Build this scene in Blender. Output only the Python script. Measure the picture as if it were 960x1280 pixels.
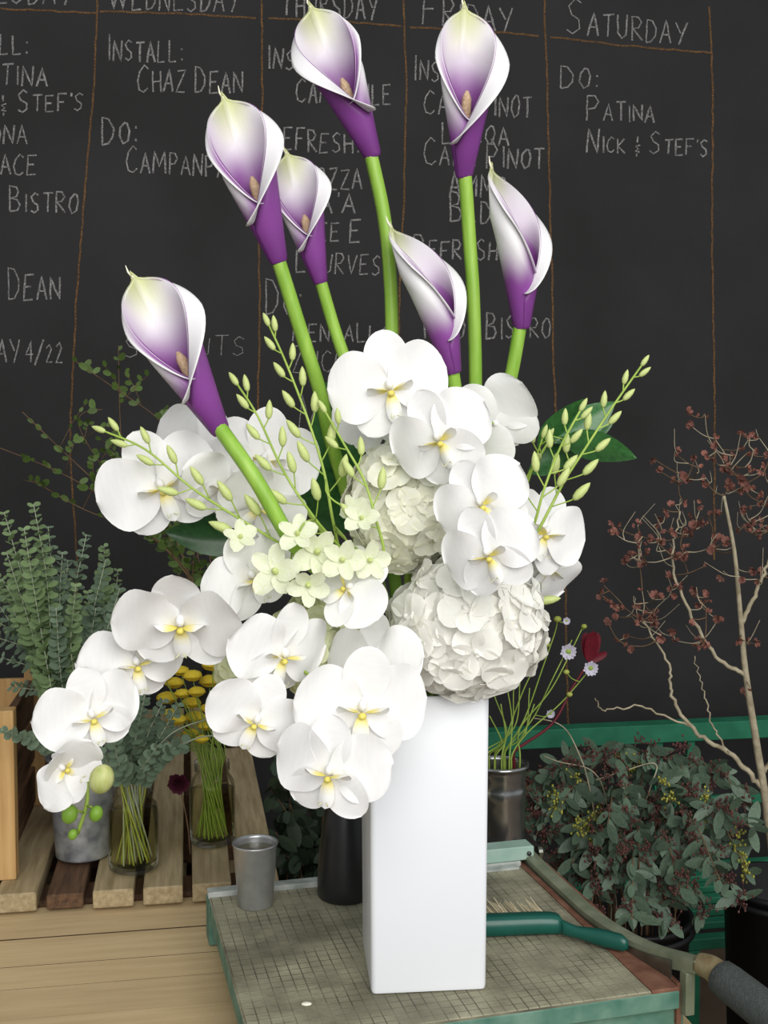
import bpy, math, random
from mathutils import Vector, Matrix, noise
from mathutils.bvhtree import BVHTree
from mathutils.kdtree import KDTree
PI = math.pi
R = math.radians
for o in list(bpy.data.objects): bpy.data.objects.remove(o)
scene = bpy.context.scene
col = scene.collection

# ------------------------------------------------------------------ camera
CAM = Vector((0, 0, 1.398)); FPX = 1400.0; PITCH = math.atan(80 / 1400)
cd = bpy.data.cameras.new('camera'); cam = bpy.data.objects.new('camera', cd); col.objects.link(cam)
cam.location = CAM; cam.rotation_euler = (PI / 2 - PITCH, 0, 0)
cd.sensor_fit = 'VERTICAL'; cd.sensor_height = 36; cd.lens = 36 * FPX / 1280
cd.clip_start = .02; cd.clip_end = 60
scene.camera = cam
# ------------------------------------------------------------------ light
wd = bpy.data.worlds.new('world'); scene.world = wd; wd.use_nodes = True
wd.node_tree.nodes['Background'].inputs[0].default_value = (.93, .97, 1, 1)
wd.node_tree.nodes['Background'].inputs[1].default_value = .40
ld = bpy.data.lights.new('open_shopfront_daylight', 'AREA'); ld.shape = 'RECTANGLE'; ld.size = 3.4; ld.size_y = 2.4
ld.energy = 120; ld.color = (1, .985, .955)
lo = bpy.data.objects.new('open_shopfront_daylight', ld); col.objects.link(lo)
lo.location = (.75, -1.5, 2.45)
lo.rotation_euler = (Vector((0, 1.5, .95)) - lo.location).to_track_quat('-Z', 'Y').to_euler()
vs = scene.view_settings
vs.view_transform = 'Standard'; vs.look = 'None'; vs.gamma = 1; vs.exposure = 0; vs.use_curve_mapping = False

# ------------------------------------------------------------------ pixel rays
def ray(px, py):
    return Vector((px - 480, math.cos(PITCH) * FPX + math.sin(PITCH) * (640 - py), -math.sin(PITCH) * FPX + math.cos(PITCH) * (640 - py)))
def P(px, py, Y): d = ray(px, py); return CAM + d * (Y / d.y)
def G(px, py, z): d = ray(px, py); return CAM + d * ((z - CAM.z) / d.z)
YAW = R(10); U = Vector((math.cos(YAW), math.sin(YAW), 0)); V = Vector((-math.sin(YAW), math.cos(YAW), 0))
WALL_B = 2.905
def W(px, py, off=.0015):
    d = ray(px, py); return CAM + d * ((WALL_B - off - CAM.dot(V)) / d.dot(V))
def AB(a, b, z): p = U * a + V * b; return Vector((p.x, p.y, z))

# ------------------------------------------------------------------ materials
def lin(c):
    if isinstance(c, str):
        c = [int(c[i:i + 2], 16) / 255 for i in (0, 2, 4)]
    return tuple(x / 12.92 if x <= .04045 else ((x + .055) / 1.055) ** 2.4 for x in c) + (1,)
M = {}
def mat(name, c1, c2=None, rough=.6, scale=20, stretch=(1, 1, 1), metal=0, bump=0, bscale=None, transl=0, spec=.4, vary=0, attr=None, detail=4):
    m = bpy.data.materials.new(name); m.use_nodes = True; M[name] = m
    nt = m.node_tree; N = nt.nodes; L = nt.links; b = N['Principled BSDF']
    b.inputs['Roughness'].default_value = rough; b.inputs['Metallic'].default_value = metal
    b.inputs['Specular IOR Level'].default_value = spec
    tc = N.new('ShaderNodeTexCoord'); mp = N.new('ShaderNodeMapping'); mp.inputs['Scale'].default_value = stretch
    L.new(tc.outputs['Object'], mp.inputs[0])
    nz = N.new('ShaderNodeTexNoise'); nz.inputs['Scale'].default_value = scale; nz.inputs['Detail'].default_value = detail
    L.new(mp.outputs[0], nz.inputs['Vector'])
    if attr:
        a = N.new('ShaderNodeAttribute'); a.attribute_name = attr; out = a.outputs['Color']
    else:
        cr = N.new('ShaderNodeValToRGB'); cr.color_ramp.elements[0].position = .3; cr.color_ramp.elements[1].position = .7
        cr.color_ramp.elements[0].color = lin(c1); cr.color_ramp.elements[1].color = lin(c2 or c1)
        L.new(nz.outputs['Fac'], cr.inputs[0]); out = cr.outputs[0]
    if vary:
        oi = N.new('ShaderNodeObjectInfo'); mr = N.new('ShaderNodeMapRange')
        mr.inputs[3].default_value = 1 - vary; mr.inputs[4].default_value = 1 + vary
        L.new(oi.outputs['Random'], mr.inputs[0])
        hs = N.new('ShaderNodeHueSaturation'); L.new(out, hs.inputs['Color']); L.new(mr.outputs[0], hs.inputs['Value']); out = hs.outputs[0]
    L.new(out, b.inputs['Base Color'])
    if bump:
        n2 = N.new('ShaderNodeTexNoise'); n2.inputs['Scale'].default_value = bscale or scale; n2.inputs['Detail'].default_value = 5
        L.new(mp.outputs[0], n2.inputs['Vector'])
        bp = N.new('ShaderNodeBump'); bp.inputs['Strength'].default_value = bump; bp.inputs['Distance'].default_value = .004
        L.new(n2.outputs['Fac'], bp.inputs['Height']); L.new(bp.outputs[0], b.inputs['Normal'])
    if transl:
        tr = N.new('ShaderNodeBsdfTranslucent'); L.new(out, tr.inputs[0]); mx = N.new('ShaderNodeMixShader'); mx.inputs[0].default_value = transl
        L.new(b.outputs[0], mx.inputs[1]); L.new(tr.outputs[0], mx.inputs[2]); L.new(mx.outputs[0], N['Material Output'].inputs[0])
    return m
def thin_glass(name, tint, gloss=.12, rough=.02):
    m = bpy.data.materials.new(name); m.use_nodes = True; M[name] = m
    nt = m.node_tree; N = nt.nodes; L = nt.links; N.remove(N['Principled BSDF'])
    t = N.new('ShaderNodeBsdfTransparent'); t.inputs[0].default_value = lin(tint)
    g = N.new('ShaderNodeBsdfGlossy'); g.inputs['Roughness'].default_value = rough
    lw = N.new('ShaderNodeLayerWeight'); lw.inputs[0].default_value = gloss
    mx = N.new('ShaderNodeMixShader'); ml = N.new('ShaderNodeMath'); ml.operation = 'MULTIPLY'; ml.inputs[1].default_value = .65; L.new(lw.outputs['Fresnel'], ml.inputs[0]); L.new(ml.outputs[0], mx.inputs[0]); L.new(t.outputs[0], mx.inputs[1]); L.new(g.outputs[0], mx.inputs[2])
    L.new(mx.outputs[0], N['Material Output'].inputs[0])

mat('blackboard', '272626', '313031', rough=.75, scale=3, bump=.15, bscale=300, spec=.25)
mat('floor', '5a4a3c', '6b5a49', rough=.8, scale=6, bump=.2)
mat('plank', 'bea57c', 'ceb68c', rough=.7, scale=7, stretch=(1, 11, 11), bump=.15, vary=.06)
mat('slat', '94825f', 'bba885', rough=.8, scale=9, stretch=(14, 1, 14), bump=.35, vary=.12)
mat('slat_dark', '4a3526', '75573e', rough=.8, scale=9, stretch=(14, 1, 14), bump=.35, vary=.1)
mat('crate_wood', 'b8905a', 'd0ab74', rough=.6, scale=8, stretch=(14, 14, 1), bump=.2, vary=.05)
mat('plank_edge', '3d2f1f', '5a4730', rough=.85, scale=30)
mat('dark_wood', '1c1815', '2a241f', rough=.8, scale=8, stretch=(1, 12, 12))
mat('ceramic', 'e6e9ee', 'e9ebef', rough=.28, scale=2, spec=.45)
mat('cutter_green', '3f6d5e', '6d8f7e', rough=.6, scale=30, bump=.2)
mat('pale_green', '8fb0a2', 'a9c0b4', rough=.5, scale=25)
mat('fence_grey', '8e9590', 'c2c6c0', rough=.55, scale=40)
mat('red_brown', '5e3a2b', '86604c', rough=.7, scale=35, bump=.3)
mat('arm_metal', '6f7860', '9aa088', rough=.45, scale=25, metal=.3)
mat('blade_steel', '6d6f66', '8d8f86', rough=.3, scale=40, metal=.9)
mat('rust', '6e5a3a', '93896a', rough=.6, scale=60, metal=.3)
mat('grip', '3a3f3e', '474c4a', rough=.8, scale=200, bump=.5, bscale=500)
mat('brush_green', '0d463c', '15564a', rough=.32, scale=10, spec=.5)
mat('bristle', 'cbbb94', 'e2d6b6', rough=.8, scale=100)
mat('galvanised', '7c8288', 'c6cace', rough=.36, scale=45, metal=.6, detail=8)
mat('cup_metal', 'b3b5b7', 'c6c8ca', rough=.3, scale=60, metal=.7)
mat('tin', '9a9c9c', 'c2c4c4', rough=.2, scale=20, metal=.95)
mat('soil_water', '55503c', '6c6549', rough=.3, scale=30)
mat('black_glaze', '1b1c1d', '232425', rough=.33, scale=10, spec=.5)
mat('black_plastic', '0c0c0d', '131314', rough=.5, scale=10)
mat('rack_green', '1c6a4d', '2c7c5d', rough=.55, scale=18, bump=.2)
mat('petal_white', 'f6f5f5', 'fafaf9', rough=.5, scale=6, stretch=(1, 1, 6), transl=.14, spec=.25, bump=.05, bscale=25)
mat('hydrangea_white', 'fdfcf4', 'fffefa', rough=.55, scale=8, transl=.3, spec=.2, vary=.03)
mat('hydrangea_cream', 'f8f8e2', 'fdfdf2', rough=.55, scale=8, transl=.25, spec=.2, vary=.05)
mat('hydrangea_green', 'eaf0bc', 'f8fadc', rough=.55, scale=8, transl=.25, spec=.2, vary=.06)
mat('pale_core', 'e0e2bc', 'ecedd2', rough=.8)
mat('dendro_petal', 'e6edc4', 'f5f6e6', rough=.5, scale=30, transl=.25, spec=.25)
mat('lip', 'ffffff', attr='Col', rough=.5, transl=.1)
mat('calla', 'ffffff', attr='Col', rough=.42, transl=.12, spec=.4, bump=.05, bscale=40)
mat('calla_stem', '7fae38', 'a0c854', rough=.4, scale=10, stretch=(8, 8, 1), transl=.05)
mat('spadix', 'b8997c', 'd4b796', rough=.8, scale=300, bump=.4)
mat('orchid_stem', '8aa83f', 'a9c25c', rough=.45, scale=30)
mat('bud_green', 'c2d278', 'dbe6a2', rough=.45, scale=25, transl=.15)
mat('orchid_bud', 'a9b560', 'd6d69a', rough=.45, scale=18, stretch=(6, 6, 1), transl=.1)
mat('bud_dark', '6f9a2c', '87ae42', rough=.45, scale=30)
mat('glossy_leaf', '27582a', '3a7038', rough=.28, scale=14, stretch=(1, 6, 1), spec=.6, transl=.06, vary=.15)
mat('euc_leaf', '61775f', '889b82', rough=.6, scale=20, transl=.08, vary=.18)
mat('euc_leaf_light', '6f8a5c', '93a878', rough=.6, scale=20, transl=.1, vary=.18)
mat('euc_stem', '8f9a80', 'b4baa2', rough=.6, scale=40)
mat('seeded_leaf', '465a49', '647864', rough=.5, scale=20, transl=.06, vary=.22)
mat('seed', '462824', '66403a', rough=.7, scale=60, vary=.2)
mat('seed_green', '8a8a35', 'a8a54a', rough=.7, scale=60, vary=.2)
mat('dark_leaf', '2a3a2b', '3f4f3c', rough=.55, scale=20, vary=.25)
mat('twig_leaf', '3f5a2a', '68803a', rough=.55, scale=20, transl=.1, vary=.2)
mat('twig', '5a4330', '7d6448', rough=.8, scale=40)
mat('bark', '8b8068', 'bdb298', rough=.8, scale=50, bump=.3)
mat('berry_red', '6a3b36', '95685a', rough=.7, scale=90, transl=.1, vary=.4)
mat('yellow_head', 'fbd426', 'ffe650', rough=.8, scale=300, bump=.8, bscale=500, vary=.08)
mat('grass_stem', '7d9a3a', '9db454', rough=.5, scale=30)
mat('jar_stem', '8c9a3c', 'a8ad54', rough=.5, scale=30, vary=.15)
mat('maroon', '3a1020', '5c1c34', rough=.7, scale=60)
mat('red_leaf', '5c1220', '7a1c2c', rough=.5, scale=20, transl=.15)
mat('lilac', 'c9c4da', 'e4e0ee', rough=.6, scale=30, transl=.2)
mat('copper', '7a4a2c', '99643f', rough=.4, metal=.5, scale=10)
mat('cream_petal', 'f2eed2', 'f7f4e2', rough=.6)
mat('chalk', '8f8d8c', 'b2b0ae', rough=.95, scale=60, spec=.05)
mat('chalk_orange', '71543a', '8c6a45', rough=.95, scale=60, spec=.05)
for nm in ('chalk', 'chalk_orange'):          # dusty, broken chalk cover
    m = M[nm]; N = m.node_tree.nodes; L = m.node_tree.links
    nz = N.new('ShaderNodeTexNoise'); nz.inputs['Scale'].default_value = 260; nz.inputs['Detail'].default_value = 3
    tc = N.new('ShaderNodeTexCoord'); L.new(tc.outputs['Object'], nz.inputs['Vector'])
    mr = N.new('ShaderNodeMapRange'); mr.inputs[1].default_value = .35; mr.inputs[2].default_value = .62
    mr.inputs[3].default_value = .25; mr.inputs[4].default_value = .85
    L.new(nz.outputs['Fac'], mr.inputs[0]); L.new(mr.outputs[0], N['Principled BSDF'].inputs['Alpha'])
thin_glass('glass', 'fcfdfb', .14)
thin_glass('water', 'f1f1de', .04)
# printed half-inch grid on the trimmer board
m = mat('board', '7b7864', 'a5a188', rough=.75, scale=22, bump=.25, bscale=200)
N = m.node_tree.nodes; L = m.node_tree.links
bs = N['Principled BSDF']; src = bs.inputs['Base Color'].links[0].from_socket
tc = N.new('ShaderNodeTexCoord'); sp = N.new('ShaderNodeSeparateXYZ'); L.new(tc.outputs['Object'], sp.inputs[0])
masks = []
for ax, wid in ((0, .11), (1, .08)):
    a = N.new('ShaderNodeMath'); a.operation = 'DIVIDE'; a.inputs[1].default_value = .0127 if ax == 0 else .0127
    f = N.new('ShaderNodeMath'); f.operation = 'FRACT'; c = N.new('ShaderNodeMath'); c.operation = 'LESS_THAN'; c.inputs[1].default_value = wid
    L.new(sp.outputs[ax], a.inputs[0]); L.new(a.outputs[0], f.inputs[0]); L.new(f.outputs[0], c.inputs[0]); masks.append(c)
mxm = N.new('ShaderNodeMath'); mxm.operation = 'MAXIMUM'; L.new(masks[0].outputs[0], mxm.inputs[0]); L.new(masks[1].outputs[0], mxm.inputs[1])
wn = N.new('ShaderNodeTexNoise'); wn.inputs['Scale'].default_value = 16; L.new(tc.outputs['Object'], wn.inputs['Vector'])
wr = N.new('ShaderNodeMapRange'); wr.inputs[1].default_value = .38; wr.inputs[2].default_value = .6; wr.inputs[3].default_value = .15; wr.inputs[4].default_value = .8
L.new(wn.outputs['Fac'], wr.inputs[0])
pr = N.new('ShaderNodeMath'); pr.operation = 'MULTIPLY'; L.new(mxm.outputs[0], pr.inputs[0]); L.new(wr.outputs[0], pr.inputs[1])
sn = N.new('ShaderNodeTexNoise'); sn.inputs['Scale'].default_value = 7; sn.inputs['Detail'].default_value = 7; L.new(tc.outputs['Object'], sn.inputs['Vector'])
sr = N.new('ShaderNodeMapRange'); sr.inputs[1].default_value = .48; sr.inputs[2].default_value = .7; sr.inputs[4].default_value = .6; L.new(sn.outputs['Fac'], sr.inputs[0])
sm = N.new('ShaderNodeMixRGB'); sm.inputs[2].default_value = lin('4c4a3a'); L.new(sr.outputs[0], sm.inputs[0]); L.new(src, sm.inputs[1]); src = sm.outputs[0]
mc = N.new('ShaderNodeMixRGB'); mc.inputs[2].default_value = lin('3f3d31'); L.new(pr.outputs[0], mc.inputs[0]); L.new(src, mc.inputs[1]); L.new(mc.outputs[0], bs.inputs['Base Color'])

# ------------------------------------------------------------------ helpers
def props(o, label=None, cat=None, group=None, kind=None):
    if label: o['label'] = label
    if cat: o['category'] = cat
    if group: o['group'] = group
    if kind: o['kind'] = kind
    return o
def thing(name, label, cat, loc, group=None, rz=0):
    o = bpy.data.objects.new(name, None); col.objects.link(o); o.location = loc; o.rotation_euler = (0, 0, rz); o.empty_display_size = .02
    return props(o, label, cat, group)
def wmat(o):
    m = o.matrix_basis.copy()
    while o.parent: o = o.parent; m = o.matrix_basis @ m
    return m
def mesh(name, vf, material, smooth=True, cols=None):
    v, f = vf
    me = bpy.data.meshes.new(name); me.from_pydata([tuple(x) for x in v], [], f); me.materials.append(M[material])
    if smooth: me.polygons.foreach_set('use_smooth', [True] * len(me.polygons))
    if cols:
        ca = me.color_attributes.new('Col', 'FLOAT_COLOR', 'POINT')
        for i, c in enumerate(cols): ca.data[i].color = (c[0], c[1], c[2], 1)
    me.update(); return me
def put(name, me, parent=None, mw=None):
    """link mesh data as an object; mw is its WORLD matrix (local to parent if parent is a part with local frame)"""
    o = bpy.data.objects.new(name, me); col.objects.link(o)
    mw = mw or Matrix()
    if parent: o.parent = parent; o.matrix_basis = wmat(parent).inverted() @ mw
    else: o.matrix_basis = mw
    return o
def part(name, vf, material, parent, smooth=True, cols=None):
    """vf in world space"""
    inv = wmat(parent).inverted(); v, f = vf
    me = mesh(name, ([inv @ Vector(x) for x in v], f), material, smooth, cols)
    o = bpy.data.objects.new(name, me); col.objects.link(o); o.parent = parent; return o
def lpart(name, vf, material, parent, smooth=False, cols=None, mloc=None):
    """vf in the parent's local frame"""
    o = bpy.data.objects.new(name, mesh(name, vf, material, smooth, cols)); col.objects.link(o); o.parent = parent
    if mloc: o.matrix_basis = mloc
    return o
def solo(name, vf, material, label, cat, group=None, smooth=True, base=None):
    v, f = vf
    if base is None: base = Vector((0, 0, 0))
    o = bpy.data.objects.new(name, mesh(name, ([Vector(x) - base for x in v], f), material, smooth)); col.objects.link(o); o.location = base
    return props(o, label, cat, group)
def join(*vfs):
    v = []; f = []
    for a, b in vfs:
        n = len(v); v += list(a); f += [tuple(i + n for i in q) for q in b]
    return v, f
def xf(vf, m): return [m @ Vector(x) for x in vf[0]], vf[1]
def box(x0, x1, y0, y1, z0, z1, bev=0):
    if not bev:
        v = [(x, y, z) for z in (z0, z1) for x, y in ((x0, y0), (x1, y0), (x1, y1), (x0, y1))]
        return v, [(3, 2, 1, 0), (4, 5, 6, 7), (0, 1, 5, 4), (1, 2, 6, 5), (2, 3, 7, 6), (3, 0, 4, 7)]
    b = bev; v = []
    rings = [(z0, b), (z0 + b, 0), (z1 - b, 0), (z1, b)]
    for z, i in rings:
        a, c, d, e = x0 + i, x1 - i, y0 + i, y1 - i; k = b * .6
        v += [(a + k, d, z), (c - k, d, z), (c, d + k, z), (c, e - k, z), (c - k, e, z), (a + k, e, z), (a, e - k, z), (a, d + k, z)]
    f = [tuple(range(7, -1, -1)), tuple(range(24, 32))]
    for r in range(3):
        for i in range(8): j = (i + 1) % 8; f.append((r * 8 + i, r * 8 + j, r * 8 + 8 + j, r * 8 + 8 + i))
    return v, f
def lathe(prof, n=32, c=(0, 0, 0), cap0=True, cap1=False):
    v = []; f = []; c = Vector(c)
    for r, z in prof:
        for i in range(n): a = 2 * PI * i / n; v.append(c + Vector((r * math.cos(a), r * math.sin(a), z)))
    for k in range(len(prof) - 1):
        for i in range(n): j = (i + 1) % n; f.append((k * n + i, k * n + j, (k + 1) * n + j, (k + 1) * n + i))
    if cap0: f.append(tuple(range(n - 1, -1, -1)))
    if cap1: f.append(tuple((len(prof) - 1) * n + i for i in range(n)))
    return v, f
def spline(pts, n=6):
    p = [Vector(x) for x in pts]; p = [p[0] * 2 - p[1]] + p + [p[-1] * 2 - p[-2]]; out = []
    for i in range(1, len(p) - 2):
        a, b, c, d = p[i - 1:i + 3]
        for k in range(n):
            t = k / n; out.append(.5 * ((2 * b) + (c - a) * t + (2 * a - 5 * b + 4 * c - d) * t * t + (3 * b - a - 3 * c + d) * t ** 3))
    out.append(p[-2]); return out
def tube(pts, r0, r1=None, n=6, caps=True):
    r1 = r0 if r1 is None else r1; v = []; f = []; m = len(pts); nrm = None
    for i, p in enumerate(pts):
        t = (pts[min(i + 1, m - 1)] - pts[max(i - 1, 0)])
        t = t.normalized() if t.length > 1e-9 else Vector((0, 0, 1))
        if nrm is None: nrm = t.orthogonal().normalized()
        nrm = (nrm - t * nrm.dot(t)); nrm = nrm.normalized() if nrm.length > 1e-6 else t.orthogonal().normalized()
        bn = t.cross(nrm); r = r0 + (r1 - r0) * i / max(1, m - 1) if not callable(r0) else r0(i / (m - 1))
        for k in range(n): a = 2 * PI * k / n; v.append(p + (nrm * math.cos(a) + bn * math.sin(a)) * r)
    for i in range(m - 1):
        for k in range(n): j = (k + 1) % n; f.append((i * n + k, i * n + j, (i + 1) * n + j, (i + 1) * n + k))
    if caps: f.append(tuple(range(n - 1, -1, -1))); f.append(tuple((m - 1) * n + k for k in range(n)))
    return v, f
def ellip(rx, ry, rz, nu=10, nv=7, c=(0, 0, 0)):
    v = [Vector((0, 0, -rz))]; f = []
    for j in range(1, nv):
        b = -PI / 2 + PI * j / nv
        for i in range(nu): a = 2 * PI * i / nu; v.append(Vector((rx * math.cos(b) * math.cos(a), ry * math.cos(b) * math.sin(a), rz * math.sin(b))))
    v.append(Vector((0, 0, rz))); top = len(v) - 1
    for i in range(nu):
        j = (i + 1) % nu; f.append((0, 1 + j, 1 + i)); f.append((top, top - nu + i, top - nu + j))
        for k in range(nv - 2): f.append((1 + k * nu + i, 1 + k * nu + j, 1 + (k + 1) * nu + j, 1 + (k + 1) * nu + i))
    c = Vector(c); return [x + c for x in v], f
def blade(length, hw, c=.5, nu=7, nv=5, cup=0., bend=0., claw=.05, ruffle=0., pw=.5, seed=0, fold=0.):
    """a petal or leaf: along +X, across Y... returned in frame along=+Z, across=+X, front=-Y"""
    v = []; f = []
    for i in range(nu + 1):
        t = .35 * i / nu + .65 * (1 - math.cos(PI * i / nu)) / 2
        tt = min(max(t, .0), 1)
        s = (tt - c) / (c if tt < c else 1 - c); h = hw * max(0, 1 - s * s) ** pw
        h = max(h, claw * hw * 2 * (1 - tt) if tt < .3 else 0)
        for j in range(nv + 1):
            w = -1 + 2 * j / nv; x = w * h
            y = -cup * (x / hw) ** 2 * hw - bend * t * t * length + fold * abs(x)
            if ruffle: y += ruffle * hw * abs(w) ** 2 * math.sin(t * 9 + seed + w * 2)
            v.append(Vector((x, y, t * length)))
    for i in range(nu):
        for j in range(nv): a = i * (nv + 1) + j; f.append((a, a + 1, a + nv + 2, a + nv + 1))
    return v, f
def face_m(pos, yaw=0, pitch=0, roll=0, s=1):
    return Matrix.Translation(pos) @ Matrix.Rotation(R(yaw), 4, 'Z') @ Matrix.Rotation(R(-pitch), 4, 'X') @ Matrix.Rotation(R(roll), 4, 'Y') @ Matrix.Scale(s, 4)
def dir_m(pos, d, up=Vector((0, 0, 1)), s=1, spin=0, front=None):
    """local +Z along d; local -Y turned toward front"""
    z = d.normalized(); fr = front or Vector((0, -1, 0)); y = -(fr - z * fr.dot(z))
    if y.length < 1e-4: y = z.orthogonal()
    y.normalize(); x = y.cross(z)
    m = Matrix((x, y, z)).transposed().to_4x4()
    return Matrix.Translation(pos) @ m @ Matrix.Rotation(spin, 4, 'Z') @ Matrix.Scale(s, 4)
def near(pts, t): return pts[min(len(pts) - 1, max(0, int(round(t * (len(pts) - 1)))))]
rnd = random.Random(7)
class Space:
    """what already stands where, so that leaves, petals and buds can be turned aside instead of passing through"""
    def __init__(s, cell=.03): s.c = cell; s.g = {}; s.n = 0
    def cells(s, lo, hi):
        a = [int(math.floor(x / s.c)) for x in lo]; b = [int(math.floor(x / s.c)) for x in hi]
        for i in range(a[0], b[0] + 1):
            for j in range(a[1], b[1] + 1):
                for k in range(a[2], b[2] + 1): yield (i, j, k)
    @staticmethod
    def entry(owner, v, f):
        lo = [min(p[i] for p in v) for i in range(3)]; hi = [max(p[i] for p in v) for i in range(3)]
        return (owner, BVHTree.FromPolygons(v, f), lo, hi)
    def add(s, e):
        s.n += 1; e = e + (s.n,)
        for c in s.cells(e[2], e[3]): s.g.setdefault(c, []).append(e)
    def hits(s, e, skip=()):
        seen = set(); n = 0; own, tr, lo, hi = e[:4]
        for c in s.cells(lo, hi):
            for q in s.g.get(c, ()):
                if q[4] in seen: continue
                seen.add(q[4])
                if q[0] == own or q[0] in skip: continue
                if all(lo[i] <= q[3][i] and q[2][i] <= hi[i] for i in range(3)) and tr.overlap(q[1]): n += 1
        return n
SPACE = Space()
MV = {}
def mverts(me):
    if me.name not in MV: MV[me.name] = ([v.co.copy() for v in me.vertices], [tuple(p.vertices) for p in me.polygons])
    return MV[me.name]
def occupy(o, owner=None):
    m = wmat(o); v, f = mverts(o.data); SPACE.add(Space.entry(owner or root_of(o), [m @ p for p in v], f))
def root_of(o):
    while o.parent: o = o.parent
    return o.name
def settle(name, me, root, gen, tries=7, owner=None):
    """put a copy of me at the first of gen's world matrices where it meets nothing of another thing"""
    v, f = mverts(me); best = None; owner = owner or root_of(root)
    for k in range(tries):
        m = gen(k); e = Space.entry(owner, [m @ p for p in v], f); h = SPACE.hits(e)
        if best is None or h < best[0]: best = (h, m, e)
        if not h: break
    SPACE.add(best[2]); return put(name, me, root, best[1])
def thread(root, pts_list, r0, r1, material, n=4, name='pedicel'):
    best = None
    for pts in pts_list:
        vf = tube(pts, r0, r1, n); h = SPACE.hits(Space.entry(root_of(root), *vf))
        if best is None or h < best[0]: best = (h, vf)
        if not h: break
    o = part(name, best[1], material, root); occupy(o); return o
OFFS = [Vector(q) for q in ((0, .006, 0), (0, 0, 0), (0, -.01, 0), (.008, 0, 0), (-.008, 0, 0), (0, 0, .009), (0, 0, -.009), (.01, -.01, 0), (-.01, -.01, 0), (0, -.02, .006), (.014, .008, 0), (-.014, .008, 0))]
def resample(pts, n):
    L_ = [0]
    for a, b in zip(pts, pts[1:]): L_.append(L_[-1] + (b - a).length)
    out = []; j = 0
    for i in range(n):
        d = L_[-1] * i / (n - 1)
        while j < len(pts) - 2 and L_[j + 1] < d: j += 1
        out.append(pts[j].lerp(pts[j + 1], (d - L_[j]) / max(1e-9, L_[j + 1] - L_[j])))
    return out
def stemline(vis, hid, r0, r1, step=.0035, fix0=True, own=None):
    """a stem from its visible upper course (moved in depth only) through its hidden one down to its foot"""
    full = spline(vis + hid, 10); cut = 10 * max(0, len(vis) - 1); P0 = full[:cut + 1]; P1 = full[cut:]
    ln = lambda q: sum((b - a).length for a, b in zip(q, q[1:]))
    a = resample(P0, max(2, int(ln(P0) / step))) if len(P0) > 1 else P0; b = resample(P1, max(3, int(ln(P1) / step)))
    pts = [p.copy() for p in a + b[1:]]; n = len(pts)
    return dict(pts=pts, nv=len(a), r=[r0 + (r1 - r0) * i / (n - 1) for i in range(n)], fix0=fix0, own=own, step=step)
def relax(stems, obst=(), it=40, box_=None, gap=.0005):
    """push stems apart and out of flower heads; ends stay where they are"""
    idx = [(i, k) for i, s_ in enumerate(stems) for k in range(len(s_['pts']))]; rm = max(max(s_['r']) for s_ in stems)
    foot = 3
    for t in range(it):
        kd = KDTree(len(idx))
        for q, (i, k) in enumerate(idx): kd.insert(stems[i]['pts'][k], q)
        kd.balance(); moved = 0; new = {}
        for q, (i, k) in enumerate(idx):
            S = stems[i]; p = S['pts'][k]; n = len(S['pts']); d = Vector((0, 0, 0)); c = 0
            if k >= n - foot or (k == 0 and S['fix0']): continue
            for co, q2, dist in kd.find_range(p, S['r'][k] + rm + gap + .0005):
                j, k2 = idx[q2]
                if j == i: continue
                want = max(S['r'][k] + stems[j]['r'][k2] + gap, .55 * S['step'])
                if dist < want:
                    u = p - co
                    if u.length < 1e-6: u = Vector((math.sin(i * 7 + 1), math.cos(i * 3), .1))
                    d += u.normalized() * (want - dist) * .6; c += 1
            if c: d /= max(1, c * .5)
            for oc, orad, own in obst:
                if own is not None and own == S['own']: continue
                g = S['r'][k]; w = Vector(((p.x - oc.x) / (orad[0] + g), (p.y - oc.y) / (orad[1] + g), (p.z - oc.z) / (orad[2] + g))); l = w.length
                if l < 1:
                    if l < 1e-4: w = Vector((0, 1, 0)); l = 1
                    if k < S['nv']:
                        sg = 1 if w.y > 0 else -1; d += (p - CAM).normalized() * sg * .006
                    else:
                        e = w / l; d += Vector(((e.x - w.x) * (orad[0] + g), (e.y - w.y) * (orad[1] + g), (e.z - w.z) * (orad[2] + g))) * .5
                    c += 1
            if box_ and k < n - 8: d += box_(p, S['r'][k])
            if d.length > 1e-6:
                if k < S['nv']: ry = (p - CAM).normalized(); d = ry * d.dot(ry) if abs(d.dot(ry)) > .3 * d.length else ry * d.length * (1 if i % 2 else -1)
                new[q] = p + d; moved += 1
        for q, p in new.items(): i, k = idx[q]; stems[i]['pts'][k] = p
        if not moved: break
        if t < it - 6:
            for S in stems:
                pp = S['pts']; n = len(pp)
                sm = [pp[k].lerp((pp[k - 1] + pp[k + 1]) / 2, .35) if 0 < k < n - foot else pp[k] for k in range(n)]
                for k in range(1, n - foot):
                    if k < S['nv']: ry = (pp[k] - CAM).normalized(); pp[k] = pp[k] + ry * (sm[k] - pp[k]).dot(ry)
                    else: pp[k] = sm[k]
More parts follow.
